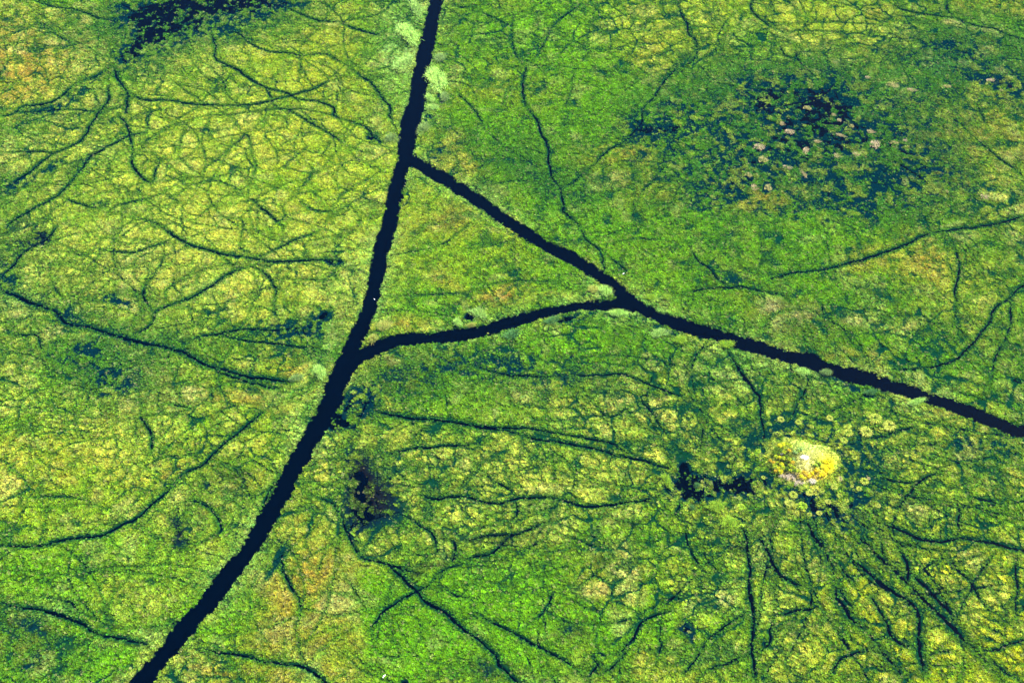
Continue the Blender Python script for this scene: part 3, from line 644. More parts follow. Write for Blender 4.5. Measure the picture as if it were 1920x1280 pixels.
thin = thin * (1 - .85 * clump); wet = np.where(wet > 1.2, wet, wet * (1 - .8 * clump))
wet = wet * (1 - np.clip(isl * 1.6, 0, 1)); thin = np.clip(thin * (1 - np.clip(isl * 1.6, 0, 1)), 0, 1)
# colour
def C3(n): return np.array(PALE[n], np.float32)
col = np.broadcast_to(C3('mid'), xx.shape + (3,)).copy()
def mixc(a, k, n): a += (C3(n) - a) * np.clip(k, 0, 1)[..., None]
mixc(col, sstep(.42, .68, n3 * .5 + n2 * .5) * .55, 'straw')
mixc(col, sstep(.45, .30, n2) * .5, 'green')
mixc(col, sstep(.55, .72, fbm(xx, yy, 34, 51, 3)) * .35, 'gold')
for kd, px, py, rx, ry, rot, st in PAT:
    if st <= 0: continue
    if kd in ('teal', 'moss', 'deep', 'green'): st *= 1.35
    local_ell(col, px, py, rx, ry, rot, st, 1.0, 1.5, lambda a, s, v, kd=kd: a.__setitem__(s, a[s] + (C3(kd) - a[s]) * np.clip(v * 1.15 * (.70 + .9 * (n4[s] - .15)), 0, 1)[..., None]))
lushless = sstep(.02, .16, col[..., 0] - .3 * col[..., 1])
# pale dry hearts of the cells, green rims along the water lines
heart = sstep(.15, .55, 1 - np.clip(f1a / 8.5, 0, 1)) * gate_a
mixc(col, heart * (.12 + .35 * ca) * lushless, 'straw'); col *= (1 + .35 * heart * ca)[..., None]
heartb = sstep(.1, .6, 1 - np.clip(f1b / 3.6, 0, 1)) * gate_b
mixc(col, heartb * (.12 + .35 * cb) * lushless, 'straw'); col *= (1 + .35 * heartb * cb)[..., None]
mixc(col, heart * sstep(.8, .98, ca) * .4, 'tan')
mixc(col, sstep(.62, .8, vnoise(wx, wy, 7, 61)) * .35 * lushless, 'straw')
mixc(col, sstep(.62, .8, vnoise(wx, wy, 9, 62)) * .35, 'green')
mixc(col, sstep(.72, .86, vnoise(wx, wy, 8, 63)) * .2, 'tan')
mixc(col, np.clip(halo, 0, 1) * .65, 'green')
mw = np.maximum(thin, wet); mixc(col, sstep(.06, .42, mw) * .78, 'moss'); mixc(col, sstep(.35, .85, mw) * .85, 'deep'); mixc(col, clump * .5, 'straw'); brn = np.zeros_like(line)
for kd, px, py, rx, ry, rot, st in PAT:
    if kd == 'burn': local_ell(brn, px, py, rx, ry, rot, st, 1.2, 1.2, addw)
mixc(col, np.clip(brn * 1.2, 0, 1) * sstep(.1, .6, mw) * .85, 'burn')
mixc(col, fringe * sstep(.38, .62, fbm(xx, yy, 16, 64, 2)) * .75 * (1 - sstep(.3, .7, mw)), 'mint')
mixc(col, fringe * sstep(.55, .7, fbm(xx, yy, 13, 65, 2)) * .5 * (1 - sstep(.3, .7, mw)), 'straw')
# heights
z = .34 - .75 * wet - .22 * thin + .22 * (n1 - .5)
z = np.where(wet > 1.2, -1.2, z)
far = (np.abs(xx) > 420) | (yy > 820) | (yy < 190)
z = np.where(far, .3 + .3 * (n2 - .5), z)

# ------------------------------------------------------------------ materials
def mat_base(name):
    m = bpy.data.materials.new(name); m.use_nodes = True
    t = m.node_tree; t.nodes.clear(); return m, t, t.nodes.new('ShaderNodeOutputMaterial')
def mat_leaf(name, attr=None, rgb=None, trans=.35, vary=.25, nscale=.8, atype='GEOMETRY'):
    m, t, out = mat_base(name)
    if attr:
        a = t.nodes.new('ShaderNodeAttribute'); a.attribute_name = attr; a.attribute_type = atype; csock = a.outputs['Color']
    else:
        a = t.nodes.new('ShaderNodeRGB'); a.outputs[0].default_value = (*rgb, 1); csock = a.outputs[0]
    geo = t.nodes.new('ShaderNodeNewGeometry')
    nz = t.nodes.new('ShaderNodeTexNoise'); nz.inputs['Scale'].default_value = nscale; nz.inputs['Detail'].default_value = 3
    t.links.new(geo.outputs['Position'], nz.inputs['Vector'])
    mr = t.nodes.new('ShaderNodeMapRange'); mr.inputs[1].default_value = .3; mr.inputs[2].default_value = .7
    mr.inputs[3].default_value = 1 - vary; mr.inputs[4].default_value = 1 + vary
    t.links.new(nz.outputs[0], mr.inputs[0])
    mul = t.nodes.new('ShaderNodeVectorMath'); mul.operation = 'SCALE'
    t.links.new(csock, mul.inputs[0]); t.links.new(mr.outputs[0], mul.inputs['Scale'])
    d = t.nodes.new('ShaderNodeBsdfDiffuse'); t.links.new(mul.outputs[0], d.inputs[0])
    if trans > 0:
        tr = t.nodes.new('ShaderNodeBsdfTranslucent'); t.links.new(mul.outputs[0], tr.inputs[0])
        mx = t.nodes.new('ShaderNodeMixShader'); mx.inputs[0].default_value = trans
        t.links.new(d.outputs[0], mx.inputs[1]); t.links.new(tr.outputs[0], mx.inputs[2]); t.links.new(mx.outputs[0], out.inputs[0])
    else: t.links.new(d.outputs[0], out.inputs[0])
    return m
M_ground = mat_leaf('marsh_ground', 'col', trans=0, vary=.35, nscale=.9)
M_tuft = mat_leaf('marsh_grass', 'col', trans=.3, vary=.2, nscale=.5, atype='INSTANCER')
M_water, t, out = mat_base('dark_water')
b = t.nodes.new('ShaderNodeBsdfPrincipled'); t.links.new(b.outputs[0], out.inputs[0])
b.inputs['Base Color'].default_value = (.0000, .0004, .0010, 1); b.inputs['Roughness'].default_value = .12; b.inputs['IOR'].default_value = 1.33; b.inputs['Specular IOR Level'].default_value = .04
geo = t.nodes.new('ShaderNodeNewGeometry'); nz = t.nodes.new('ShaderNodeTexNoise'); nz.inputs['Scale'].default_value = .9; nz.inputs['Detail'].default_value = 4
t.links.new(geo.outputs['Position'], nz.inputs['Vector'])
bp = t.nodes.new('ShaderNodeBump'); bp.inputs['Strength'].default_value = .12; bp.inputs['Distance'].default_value = .3
t.links.new(nz.outputs[0], bp.inputs['Height']); t.links.new(bp.outputs[0], b.inputs['Normal'])

# ------------------------------------------------------------------ water and ground sheets
ww = mesh_obj('water', [(-2600, -1500, 0), (2600, -1500, 0), (2600, 3500, 0), (-2600, 3500, 0)], [(0, 1, 2, 3)], M_water)
setp(ww, 'dark navy water filling the channels between the reed beds', None, None, 'structure')
ny, nx = xx.shape
V = np.stack([xx, yy, z], -1).reshape(-1, 3)
idx = np.arange(nx * ny, dtype=np.int32).reshape(ny, nx)
F = np.stack([idx[:-1, :-1], idx[:-1, 1:], idx[1:, 1:], idx[1:, :-1]], -1).reshape(-1, 4)
# bed under the plants: leaf litter and wet mud, shade between tufts painted into the colour
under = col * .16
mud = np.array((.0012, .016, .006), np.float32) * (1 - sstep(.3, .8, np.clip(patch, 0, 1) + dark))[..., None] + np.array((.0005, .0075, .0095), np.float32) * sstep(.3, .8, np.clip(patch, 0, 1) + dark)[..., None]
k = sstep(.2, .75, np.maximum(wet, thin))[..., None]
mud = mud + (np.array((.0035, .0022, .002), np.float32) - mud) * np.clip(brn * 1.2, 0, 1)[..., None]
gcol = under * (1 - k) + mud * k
bare = np.clip((np.abs(xx) - ((yy * CD + H * SD) * .36 + 56)) / 6, 0, 1); bare = np.maximum(bare, np.clip((yy - (Y1 - 8)) / 5, 0, 1)); bare = np.maximum(bare, np.clip((Y0 + 8 - yy) / 5, 0, 1))
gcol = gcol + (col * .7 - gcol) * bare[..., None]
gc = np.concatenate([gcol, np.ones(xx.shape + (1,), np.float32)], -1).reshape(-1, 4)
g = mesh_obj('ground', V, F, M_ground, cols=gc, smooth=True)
setp(g, 'green floating marsh mat cut by animal paths', None, None, 'structure')

# ------------------------------------------------------------------ grass tufts (stuff)
def bilin(a, x, y):
    fi = (x - X0) / STEP; fj = (y - Y0) / STEP
    i = np.clip(fi.astype(int), 0, NX - 2); j = np.clip(fj.astype(int), 0, NY - 2)
    u = (fi - i); v = (fj - j); i = i + ox; j = j + oy
    if a.ndim == 3: u = u[:, None]; v = v[:, None]
    return (a[j, i] * (1 - u) + a[j, i + 1] * u) * (1 - v) + (a[j + 1, i] * (1 - u) + a[j + 1, i + 1] * u) * v
def tuft_mesh(name, seed, nb, rad, ht, wd, droop):
    r = np.random.default_rng(seed); V = []; F = []
    for k in range(nb):
        a = r.uniform(0, 2 * math.pi); o = r.uniform(0, .45) * rad * np.array([math.cos(a), math.sin(a)])
        a2 = a + r.normal(0, .5); L = rad * r.uniform(.35, 1.0); h = ht * r.uniform(.55, 1.1)
        dr = np.array([math.cos(a2), math.sin(a2)]); sd = np.array([-dr[1], dr[0]]) * wd * r.uniform(.7, 1.3)
        b = len(V)
        p0 = o; p1 = o + dr * L * .45; p2 = o + dr * L
        V += [(*(p0 - sd * .5), 0), (*(p0 + sd * .5), 0), (*(p1 + sd), h * .85), (*(p1 - sd), h * .85), (*p2, h * (1 - droop))]
        F += [(b, b + 1, b + 2), (b, b + 2, b + 3), (b + 3, b + 2, b + 4)]
    return mesh_obj(name, V, F, M_tuft, link=False)
protos = bpy.data.collections.new('grass_kinds')
specs = [(18, .62, .62, .10, .25), (14, .70, .80, .09, .3), (20, .55, .42, .13, .3), (16, .75, .55, .12, .4), (12, .5, 1.0, .08, .1), (22, .66, .5, .11, .35)]
for k, sp in enumerate(specs): protos.objects.link(tuft_mesh('grass_tuft_%s' % 'abcdef'[k], 100 + k, *sp))
SP = .66
tx = np.arange(X0 + 4, X1 - 4, SP); ty = np.arange(Y0 + 4, Y1 - 4, SP)
px, py = np.meshgrid(tx, ty); px = px.ravel(); py = py.ravel()
px = px + rng.uniform(-.5, .5, px.shape) * SP; py = py + rng.uniform(-.5, .5, py.shape) * SP
halfw = .36 * np.sqrt(py ** 2 + H ** 2) * 1.0
slant = py * CD + H * SD
keep = (np.abs(px) < slant * .36 + 60)
px, py = px[keep], py[keep]
wv = bilin(wet, px, py); tv = bilin(thin, px, py); nv = vnoise(px, py, 1.9, 71)
pr = (1.02 - sstep(.12, .80, wv + .2 * (nv - .5)) * 1.02) * (1 - .92 * sstep(.28, .95, tv + .6 * (nv - .5) * np.minimum(1, .25 + 2 * tv)))
icx, icy = at(1505, 866)
lv = bilin(lively, px, py); spk = vnoise(px, py, 1.15, 73) * .6 + vnoise(px, py, 2.6, 74) * .4
pr = pr * (1 - (.14 + .56 * lv) * sstep(.50, .72, spk))
keep = (rng.random(px.shape) < pr) & (wv < 1.15) & (np.hypot((px - icx) / 14.6, (py - icy) / 12.2) > .80 + .25 * nv)
px, py, wv, nv, tv = px[keep], py[keep], wv[keep], nv[keep], tv[keep]
c = bilin(col, px, py).astype(np.float32)
br = np.clip(rng.lognormal(0, .20, px.shape), .5, 1.8)[:, None] * (.80 + .40 * nv[:, None])
c = c * br
hue = rng.normal(0, .12, px.shape)[:, None]
c = c * np.concatenate([1 + hue, np.ones_like(hue), 1 - hue * .3], 1)
yl = (rng.random(px.shape) < .05)[:, None]; c = np.where(yl, c * .5 + np.array((.2, .19, .08)) * .7, c)
zz = bilin(z, px, py)
N = len(px); print('tufts', N)
me = bpy.data.meshes.new('marsh_grass'); me.vertices.add(N)
me.vertices.foreach_set('co', np.stack([px, py, np.maximum(zz, -.15) - .04], 1).astype(np.float32).ravel())
def addattr(n, ty, dat, key='value'):
    a = me.attributes.new(n, ty, 'POINT'); a.data.foreach_set(key, np.ascontiguousarray(dat).ravel())
sc_ = (rng.uniform(.75, 1.35, N) * (1 - .45 * np.clip(np.maximum(wv, tv), 0, 1)) * .92).astype(np.float32)
addattr('scl', 'FLOAT', sc_)
addattr('idx', 'INT', rng.integers(0, len(specs), N).astype(np.int32))
rot = np.stack([rng.normal(0, .18, N), rng.normal(0, .18, N), rng.uniform(0, 6.283, N)], 1).astype(np.float32)
addattr('rot', 'FLOAT_VECTOR', rot, 'vector')
addattr('col', 'FLOAT_COLOR', np.concatenate([c, np.ones((N, 1))], 1).astype(np.float32), 'color')
grass = bpy.data.objects.new('marsh_grass', me); COL.objects.link(grass)
setp(grass, 'dense marsh grass and sedge covering the wetland between the channels', 'grass', None, 'stuff')
gn = bpy.data.node_groups.new('scatter_grass', 'GeometryNodeTree')
gn.interface.new_socket('Geometry', in_out='INPUT', socket_type='NodeSocketGeometry')
gn.interface.new_socket('Geometry', in_out='OUTPUT', socket_type='NodeSocketGeometry')
gi = gn.nodes.new('NodeGroupInput'); go = gn.nodes.new('NodeGroupOutput')
iop = gn.nodes.new('GeometryNodeInstanceOnPoints'); iop.inputs['Pick Instance'].default_value = True
ci = gn.nodes.new('GeometryNodeCollectionInfo'); ci.inputs['Collection'].default_value = protos
ci.inputs['Separate Children'].default_value = True; ci.inputs['Reset Children'].default_value = True
def named(n, ty):
    x = gn.nodes.new('GeometryNodeInputNamedAttribute'); x.data_type = ty; x.inputs['Name'].default_value = n; return x.outputs['Attribute']
gn.links.new(gi.outputs[0], iop.inputs['Points']); gn.links.new(ci.outputs[0], iop.inputs['Instance'])
gn.links.new(named('idx', 'INT'), iop.inputs['Instance Index']); gn.links.new(named('rot', 'FLOAT_VECTOR'), iop.inputs['Rotation'])
gn.links.new(named('scl', 'FLOAT'), iop.inputs['Scale']); gn.links.new(iop.outputs[0], go.inputs[0])
md = grass.modifiers.new('scatter', 'NODES'); md.node_group = gn
# ------------------------------------------------------------------ haze
def box(name, a, b, m):
    V = [(x, y, z_) for z_ in (a[2], b[2]) for y in (a[1], b[1]) for x in (a[0], b[0])]
    return mesh_obj(name, V, [(0, 2, 3, 1), (4, 5, 7, 6), (0, 1, 5, 4), (2, 6, 7, 3), (0, 4, 6, 2), (1, 3, 7, 5)], m)
M_haze, t, out = mat_base('haze')
pv = t.nodes.new('ShaderNodeVolumePrincipled'); pv.inputs['Density'].default_value = .000016; pv.inputs['Color'].default_value = (.03, .26, 1.0, 1)
pv.inputs['Anisotropy'].default_value = .0
t.links.new(pv.outputs[0], out.inputs['Volume'])
hz = box('haze', (-2700, -1600, -3), (2700, 3600, 512), M_haze); setp(hz, 'thin blue haze in the air over the marsh', None, None, 'stuff')
# ------------------------------------------------------------------ the yellow island (a low mound of sand and dry grass)
IC = at(1505, 866); IRX, IRY = 15.5, 13.0
def isl_r(x, y):
    a = np.arctan2(y, x); return np.hypot(x / IRX, y / IRY) / (1 + .07 * np.sin(3 * a + 1) + .05 * np.sin(5 * a) + .03 * np.sin(9 * a + 2))
def isl_z(x, y):
    r = isl_r(x, y); return 2.1 * np.clip(1 - r ** 2, -.3, 1) * (1 - .25 * np.clip(r, 0, 1)) + .12
def zoompt(zx, zy): return at(1380 + zx / 6, 760 + zy / 6)
def isl_col(x, y):
    c = np.broadcast_to(np.array((.27, .33, .04), np.float32), x.shape + (3,)).copy()
    def sp(zx, zy, rx, ry, rgb, st):
        p = zoompt(zx, zy) - IC; mx, my = metres(1505, 866)
        e = ((x - p[0]) / (rx / 6 * mx)) ** 2 + ((y - p[1]) / (ry / 6 * my)) ** 2
        k = np.clip(st * np.exp(-e ** 1.3) * (.7 + .6 * fbm(x + 50, y, 1.6, 88, 2)), 0, 1)[..., None]
        c[...] = c + (np.array(rgb, np.float32) - c) * k
    sp(800, 480, 200, 70, (.36, .48, .10), .9); sp(1040, 720, 90, 130, (.66, .58, .010), 1.1); sp(960, 600, 90, 70, (.44, .44, .03), .6)
    sp(770, 690, 120, 110, (.40, .37, .11), .9); sp(880, 560, 150, 60, (.52, .52, .16), .6); sp(900, 690, 60, 40, (.20, .26, .03), .8)
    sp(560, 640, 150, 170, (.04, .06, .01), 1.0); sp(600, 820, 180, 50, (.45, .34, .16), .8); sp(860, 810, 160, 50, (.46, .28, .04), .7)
    sp(765, 612, 46, 24, (.45, .43, .34), 1.3); sp(850, 880, 50, 30, (.6, .55, .42), .8)
    return c
na, nr = 96, 34
aa = np.linspace(0, 2 * np.pi, na, endpoint=False); rr_ = np.linspace(0.02, 1.12, nr)
A, Q = np.meshgrid(aa, rr_); bx = Q * np.cos(A) * IRX; by = Q * np.sin(A) * IRY
kk = (1 + .07 * np.sin(3 * A + 1) + .05 * np.sin(5 * A) + .03 * np.sin(9 * A + 2)); bx = bx * kk; by = by * kk
bz = isl_z(bx, by) + .12 * (fbm(bx, by, 1.5, 90, 3) - .5)
VI = np.stack([bx, by, bz], -1).reshape(-1, 3)
FI = [(i * na + j, i * na + (j + 1) % na, (i + 1) * na + (j + 1) % na, (i + 1) * na + j) for i in range(nr - 1) for j in range(na)]
M_sand = mat_leaf('island_soil', 'col', trans=0, vary=.22, nscale=2.2)
isl_o = mesh_obj('island', VI, FI, M_sand, cols=np.concatenate([isl_col(bx, by), np.ones(bx.shape + (1,))], -1).reshape(-1, 4), smooth=True)
isl_o.location = (IC[0], IC[1], 0); setp(isl_o, 'low yellow sandy island rising out of the marsh', None, None, 'structure')
# its grass
n = 5200
p = rng.uniform(-1.1, 1.1, (n, 2)) * (IRX, IRY); rr = isl_r(p[:, 0], p[:, 1]); m = zoompt(765, 612) - IC
keep = (rr < 1.04) & (rng.random(n) > sstep(.72, 1.02, rr) * .8) & (np.hypot((p[:, 0] - m[0]) / 1.8, (p[:, 1] - m[1]) / 1.3) > 1)
m2 = zoompt(775, 690) - IC; keep &= (np.hypot((p[:, 0] - m2[0]) / 4.5, (p[:, 1] - m2[1]) / 5) > 1) | (rng.random(n) < .5)
p = p[keep]; n = len(p)
ci_ = isl_col(p[:, 0], p[:, 1]) * rng.lognormal(0, .25, n)[:, None]
def scatter(name, pos, scl, cc, label, cat):
    me = bpy.data.meshes.new(name); k = len(pos); me.vertices.add(k); me.vertices.foreach_set('co', np.asarray(pos, np.float32).ravel())
    for nm, ty, dat, key in (('scl', 'FLOAT', np.asarray(scl, np.float32), 'value'), ('idx', 'INT', rng.integers(0, len(specs), k).astype(np.int32), 'value'),
                             ('rot', 'FLOAT_VECTOR', np.stack([rng.normal(0, .18, k), rng.normal(0, .18, k), rng.uniform(0, 6.283, k)], 1).astype(np.float32), 'vector'),
                             ('col', 'FLOAT_COLOR', np.concatenate([cc, np.ones((k, 1))], 1).astype(np.float32), 'color')):
        a = me.attributes.new(nm, ty, 'POINT'); a.data.foreach_set(key, dat.ravel())
    o = bpy.data.objects.new(name, me); COL.objects.link(o); setp(o, label, cat, None, 'stuff')
    o.modifiers.new('scatter', 'NODES').node_group = gn
    return o
ig = scatter('island_grass', np.column_stack([p[:, 0] + IC[0], p[:, 1] + IC[1], isl_z(p[:, 0], p[:, 1]) - .03]), rng.uniform(.4, .8, n), ci_, 'short dry yellow grass growing over the sandy island', 'grass')

# ------------------------------------------------------------------ plants
M_plant = mat_leaf('plant_leaf', 'col', trans=.3, vary=.18, nscale=1.5)
M_bark = mat_leaf('bark', None, (.16, .12, .08), trans=0, vary=.3, nscale=6)
class Bl:
    def __init__(s): s.V = []; s.F = []; s.C = []
    def strip(s, pts, wid, rgb):
        """flat tapering blade through pts, as quads"""
        b = len(s.V); n = len(pts)
        for i, q in enumerate(pts):
            t_ = (pts[min(i + 1, n - 1)] - pts[max(i - 1, 0)]); sd = np.cross(t_, (0, 0, 1.)); L = np.linalg.norm(sd)
            sd = sd / L if L > 1e-6 else np.array((1., 0, 0)); w_ = wid * (1, .9, .7, .4, .15)[min(4, int(4 * i / (n - 1)))]
            s.V += [q - sd * w_ / 2, q + sd * w_ / 2]; s.C += [(*rgb, 1)] * 2
        for i in range(n - 1): s.F.append((b + 2 * i, b + 2 * i + 1, b + 2 * i + 3, b + 2 * i + 2))
    def leaf(s, c, u, v, rgb):
        b = len(s.V); s.V += [c - u, c - v * .6, c + u, c + v * .6]; s.C += [(*rgb, 1)] * 4; s.F.append((b, b + 1, b + 2, b + 3))
    def tube(s, pts, rad, rgb=(.16, .12, .08), k=6):
        b = len(s.V)
        for q, r in zip(pts, rad):
            for j in range(k):
                a = 2 * math.pi * j / k; s.V.append(np.array(q) + (r * math.cos(a), r * math.sin(a), 0)); s.C.append((*rgb, 1))
        for i in range(len(pts) - 1):
            for j in range(k): s.F.append((b + i * k + j, b + i * k + (j + 1) % k, b + (i + 1) * k + (j + 1) % k, b + (i + 1) * k + j))
    def mesh(s, name, mat): 
        o = mesh_obj(name, s.V, s.F, mat, cols=s.C, link=False); me = o.data; bpy.data.objects.remove(o); return me
def tint(rgb, r, s=.22): return tuple(np.clip(np.array(rgb) * r.lognormal(0, s) * (1 + r.normal(0, .08, 3)), 0, .95))
def reed_me(seed, rgb, n=520, ht=.42, wd=.022):
    """clump of tall reeds, unit radius, leaning outwards from the middle"""
    r = np.random.default_rng(seed); B = Bl()
    lobes = [(.0, .0, .5)] + [(r.uniform(-.62, .62), r.uniform(-.62, .62), r.uniform(.16, .42)) for _ in range(8)]
    for k in range(n):
        lx, ly, lr = lobes[r.integers(0, 9)]; a = r.uniform(0, 6.283); q = lr * abs(r.normal(0, .6))
        if k % 2: lx = ly = 0; q = math.sqrt(r.random()) * .72 * (1 + .15 * math.sin(3 * a + seed) + .1 * math.sin(7 * a))
        c = np.array((lx + q * math.cos(a), ly + q * math.sin(a), 0)); q = math.hypot(c[0], c[1])
        a2 = a + r.normal(0, .7); d = np.array((math.cos(a2), math.sin(a2), 0)); L = r.uniform(.12, .34) * (.5 + .6 * q); h = ht * r.uniform(.5, 1.2) * max(.35, 1.1 - .55 * q)
        B.strip([c, c + d * L * .35 + (0, 0, h * .75), c + d * L * .8 + (0, 0, h), c + d * L * 1.25 + (0, 0, h * .85)], wd * r.uniform(.7, 1.4), tint(rgb, r))
    return B.mesh('reed_clump', M_plant)
def tussock_me(seed, rgb):
    r = np.random.default_rng(seed); B = Bl()
    for k in range(190):
        a = r.uniform(0, 6.283); q = math.sqrt(r.random()) * .6; c = np.array((q * math.cos(a), q * math.sin(a), 0)); d = np.array((math.cos(a), math.sin(a), 0))
        h = r.uniform(.4, .62) * (1.05 - .5 * q); L = r.uniform(.2, .5)
        B.strip([c, c + d * L * .3 + (0, 0, h * .9), c + d * L * .8 + (0, 0, h * .85), c + d * L * 1.1 + (0, 0, h * .45)], .055 * r.uniform(.7, 1.3), tint(rgb, r, .18))
    return B.mesh('grass_tussock', M_plant)
def palm_me(seed, rgb):
    r = np.random.default_rng(seed); B = Bl(); T_ = Bl(); H_ = 1.5 * r.uniform(.8, 1.2)
    T_.tube([(0, 0, -.2), (.05, .02, H_ * .5), (.1, .05, H_)], (.17, .13, .11))
    for k in range(30):
        a = 6.283 * k / 30 * 2.4 + r.normal(0, .2); el = r.uniform(.05, 1.25); d = np.array((math.cos(a), math.sin(a), 0)); L = r.uniform(.95, 1.4); c = np.array((.1, .05, H_))
        up = math.sin(el); ou = math.cos(el); g_ = tint(rgb, r, .2)
        pts = [c + d * ou * L * t_ + np.array((0, 0, up * L * t_ - .5 * L * t_ * t_)) for t_ in (0, .25, .5, .75, 1)]
        B.strip(pts, .07, g_)
        for t_ in (.3, .45, .6, .75, .9):
            q = c + d * ou * L * t_ + np.array((0, 0, up * L * t_ - .5 * L * t_ * t_)); sd = np.array((-d[1], d[0], 0))
            for s_ in (-1, 1): B.strip([q, q + sd * s_ * .17 + d * .1, q + sd * s_ * .3 * (1.15 - .5 * t_) + d * .24 + (0, 0, -.08)], .075, tint(g_, r, .1))
    return B.mesh('fronds', M_plant), T_.mesh('trunk', M_bark)
def bush_me(seed, rgb, n=420, flat=.75, leaf=.10, bare=False):
    r = np.random.default_rng(seed); B = Bl(); S = Bl()
    for k in range(9):
        a = 6.283 * k / 9 + r.normal(0, .3); q = r.uniform(.25, .7); e = np.array((q * math.cos(a), q * math.sin(a), r.uniform(.5, .85) * flat)); S.tube([(0, 0, -.15), tuple(e * .5 + (0, 0, .1)), tuple(e)], (.05, .03, .012), (.4, .37, .3) if bare else (.16, .12, .08), 5)
    lob = [(r.uniform(-.5, .5), r.uniform(-.5, .5), r.uniform(.3, .65) * flat, r.uniform(.28, .48)) for _ in range(8)]
    for k in range(n):
        lx, ly, lz, lr = lob[r.integers(0, 8)]; d = r.normal(0, 1, 3); d /= np.linalg.norm(d); d[2] = abs(d[2]) * .9
        c = np.array((lx, ly, lz)) + d * lr * r.uniform(.6, 1.05); u = r.normal(0, 1, 3); u /= np.linalg.norm(u); v = np.cross(d, u); v /= max(np.linalg.norm(v), 1e-3)
        sz = leaf * r.uniform(.6, 1.4)
        if bare: B.strip([c - d * .22, c, c + d * .12 + u * .05], .022, tint(rgb, r, .15))
        else: B.leaf(c, np.cross(v, d) * sz, v * sz, tint(rgb, r, .25))
    return B.mesh('foliage', M_plant), S.mesh('branches', M_bark)
def zat(x, y):
    return max(0.0, float(bilin(z, np.array([x]), np.array([y]))[0])) if abs(x) < 395 and Y0 + 3 < y < Y1 - 3 else .2
def place_mesh(name, me, x, y, zz, sc, rz, label, cat, group=None):
    o = bpy.data.objects.new(name, me); COL.objects.link(o); o.location = (x, y, zz); o.scale = sc; o.rotation_euler = (0, 0, rz)
    return setp(o, label, cat, group)
def place_parts(name, parts, x, y, zz, s, rz, label, cat, group=None):
    e = bpy.data.objects.new(name, None); COL.objects.link(e); e.location = (x, y, zz); e.rotation_euler = (0, 0, rz); e.scale = (s[0], s[1], s[2]); setp(e, label, cat, group)
    for me, pn in zip(parts, ('fronds' if name == 'palm' else 'foliage', 'trunk' if name == 'palm' else 'branches')):
        c_ = bpy.data.objects.new(pn, me); COL.objects.link(c_); c_.parent = e
    return e
RM = {'mint': [reed_me(1, (.31, .50, .10), 900), reed_me(2, (.28, .45, .10))], 'grey': [reed_me(3, (.17, .26, .07)), reed_me(4, (.18, .28, .08))],
      'lime': [reed_me(5, (.24, .38, .025))], 'straw': [reed_me(6, (.36, .38, .08))], 'teal': [reed_me(7, (.09, .22, .06), 380)]}
REEDS = [
 (819,152,18,24,'mint','large pale mint reed clump on the right bank of the top channel, brightest of all'),
 (834,184,11,12,'grey','greyish reed clump at the right of the small dark pond beside the top channel'),
 (806,187,9,11,'mint','pale reed clump squeezed between the top channel and the small round pond'),
 (811,204,12,9,'mint','pale mint reed clump just below the small round pond beside the top channel'),
 (793,244,14,15,'grey','olive grey reed clump on the right bank just above the upper channel fork'),
 (825,111,13,11,'grey','dull grey green reed clump on the bank above the large mint clump'),
 (786,290,6,6,'lime','tiny green reed clump on the right corner of the upper channel fork'),
 (757,120,19,20,'mint','wide pale reed bed on the left bank of the top channel, lowest of three'),
 (765,66,20,26,'mint','wide pale reed bed on the left bank of the top channel, middle of three'),
 (782,18,15,20,'mint','wide pale reed bed on the left bank of the top channel, topmost of three'),
 (735,262,16,12,'grey','soft grey green reeds on the left bank opposite the upper channel fork'),
 (897,589,16,15,'mint','bright mint reed clump fanning out at the right of the pond by the middle channel'),
 (858,607,10,10,'mint','small pale reed clump at the left of the pond by the middle channel'),
 (884,612,12,4,'straw','thin dry reeds closing the pond off from the middle channel'),
 (1135,548,16,12,'mint','pale reed clump filling the pointed left side of the right hand channel junction'),
 (1112,545,12,9,'straw','straw tinted reeds behind the pale clump at the right hand channel junction'),
 (1218,560,17,6,'lime','flat yellow green reed clump on the upper bank right of the channel junction'),
 (1250,560,12,6,'lime','smaller yellow green reeds at the tail of the flat clump right of the channel junction'),
 (722,612,20,11,'straw','pale straw reed clump on the point between the main and middle channels'),
 (700,636,11,9,'straw','small straw reeds at the tip of the point between the main and middle channels'),
 (960,630,24,10,'teal','teal green reeds along the lower bank of the middle channel below its pond'),
 (1035,604,22,8,'teal','sparse teal reeds standing in water along the lower bank of the middle channel'),
 (1160,590,24,8,'mint','pale reeds on the lower bank directly below the right hand channel junction'),
 (1238,627,24,9,'mint','long pale reed clump below the channel just right of the junction'),
 (1275,640,16,9,'lime','green reed clump joining the long pale one below the diagonal channel'),
 (1360,648,22,8,'lime','bright yellow green reed clump on the lower bank midway along the right channel'),
 (1505,700,16,9,'mint','pale mint reeds on the lower bank where the right channel is darkest'),
 (1548,701,15,7,'grey','grey reeds standing in wet ground below the right channel'),
 (1718,756,24,6,'mint','long bright reed strip on the lower bank near the right end of the channel'),
 (1632,738,18,6,'teal','dark teal reeds in the wet strip below the right channel'),
 (1342,952,22,13,'lime','broad lime green reed clump below the dark pond left of the island'),
 (1368,985,22,18,'lime','round lime green reed clump with a worn middle below the dark pond'),
 (1306,912,8,7,'teal','small teal reed clump standing inside the dark pond left of the island'),
 (1296,953,8,7,'teal','small teal reed clump at the bottom edge of the dark pond'),
 (1250,905,12,20,'lime','tall green reed bed at the left end of the dark pond'),
 (556,712,18,8,'grey','grey green reeds where the left hand path meets the main channel'),
 (600,700,13,18,'mint','pale reeds on the left bank where the main channel widens')]
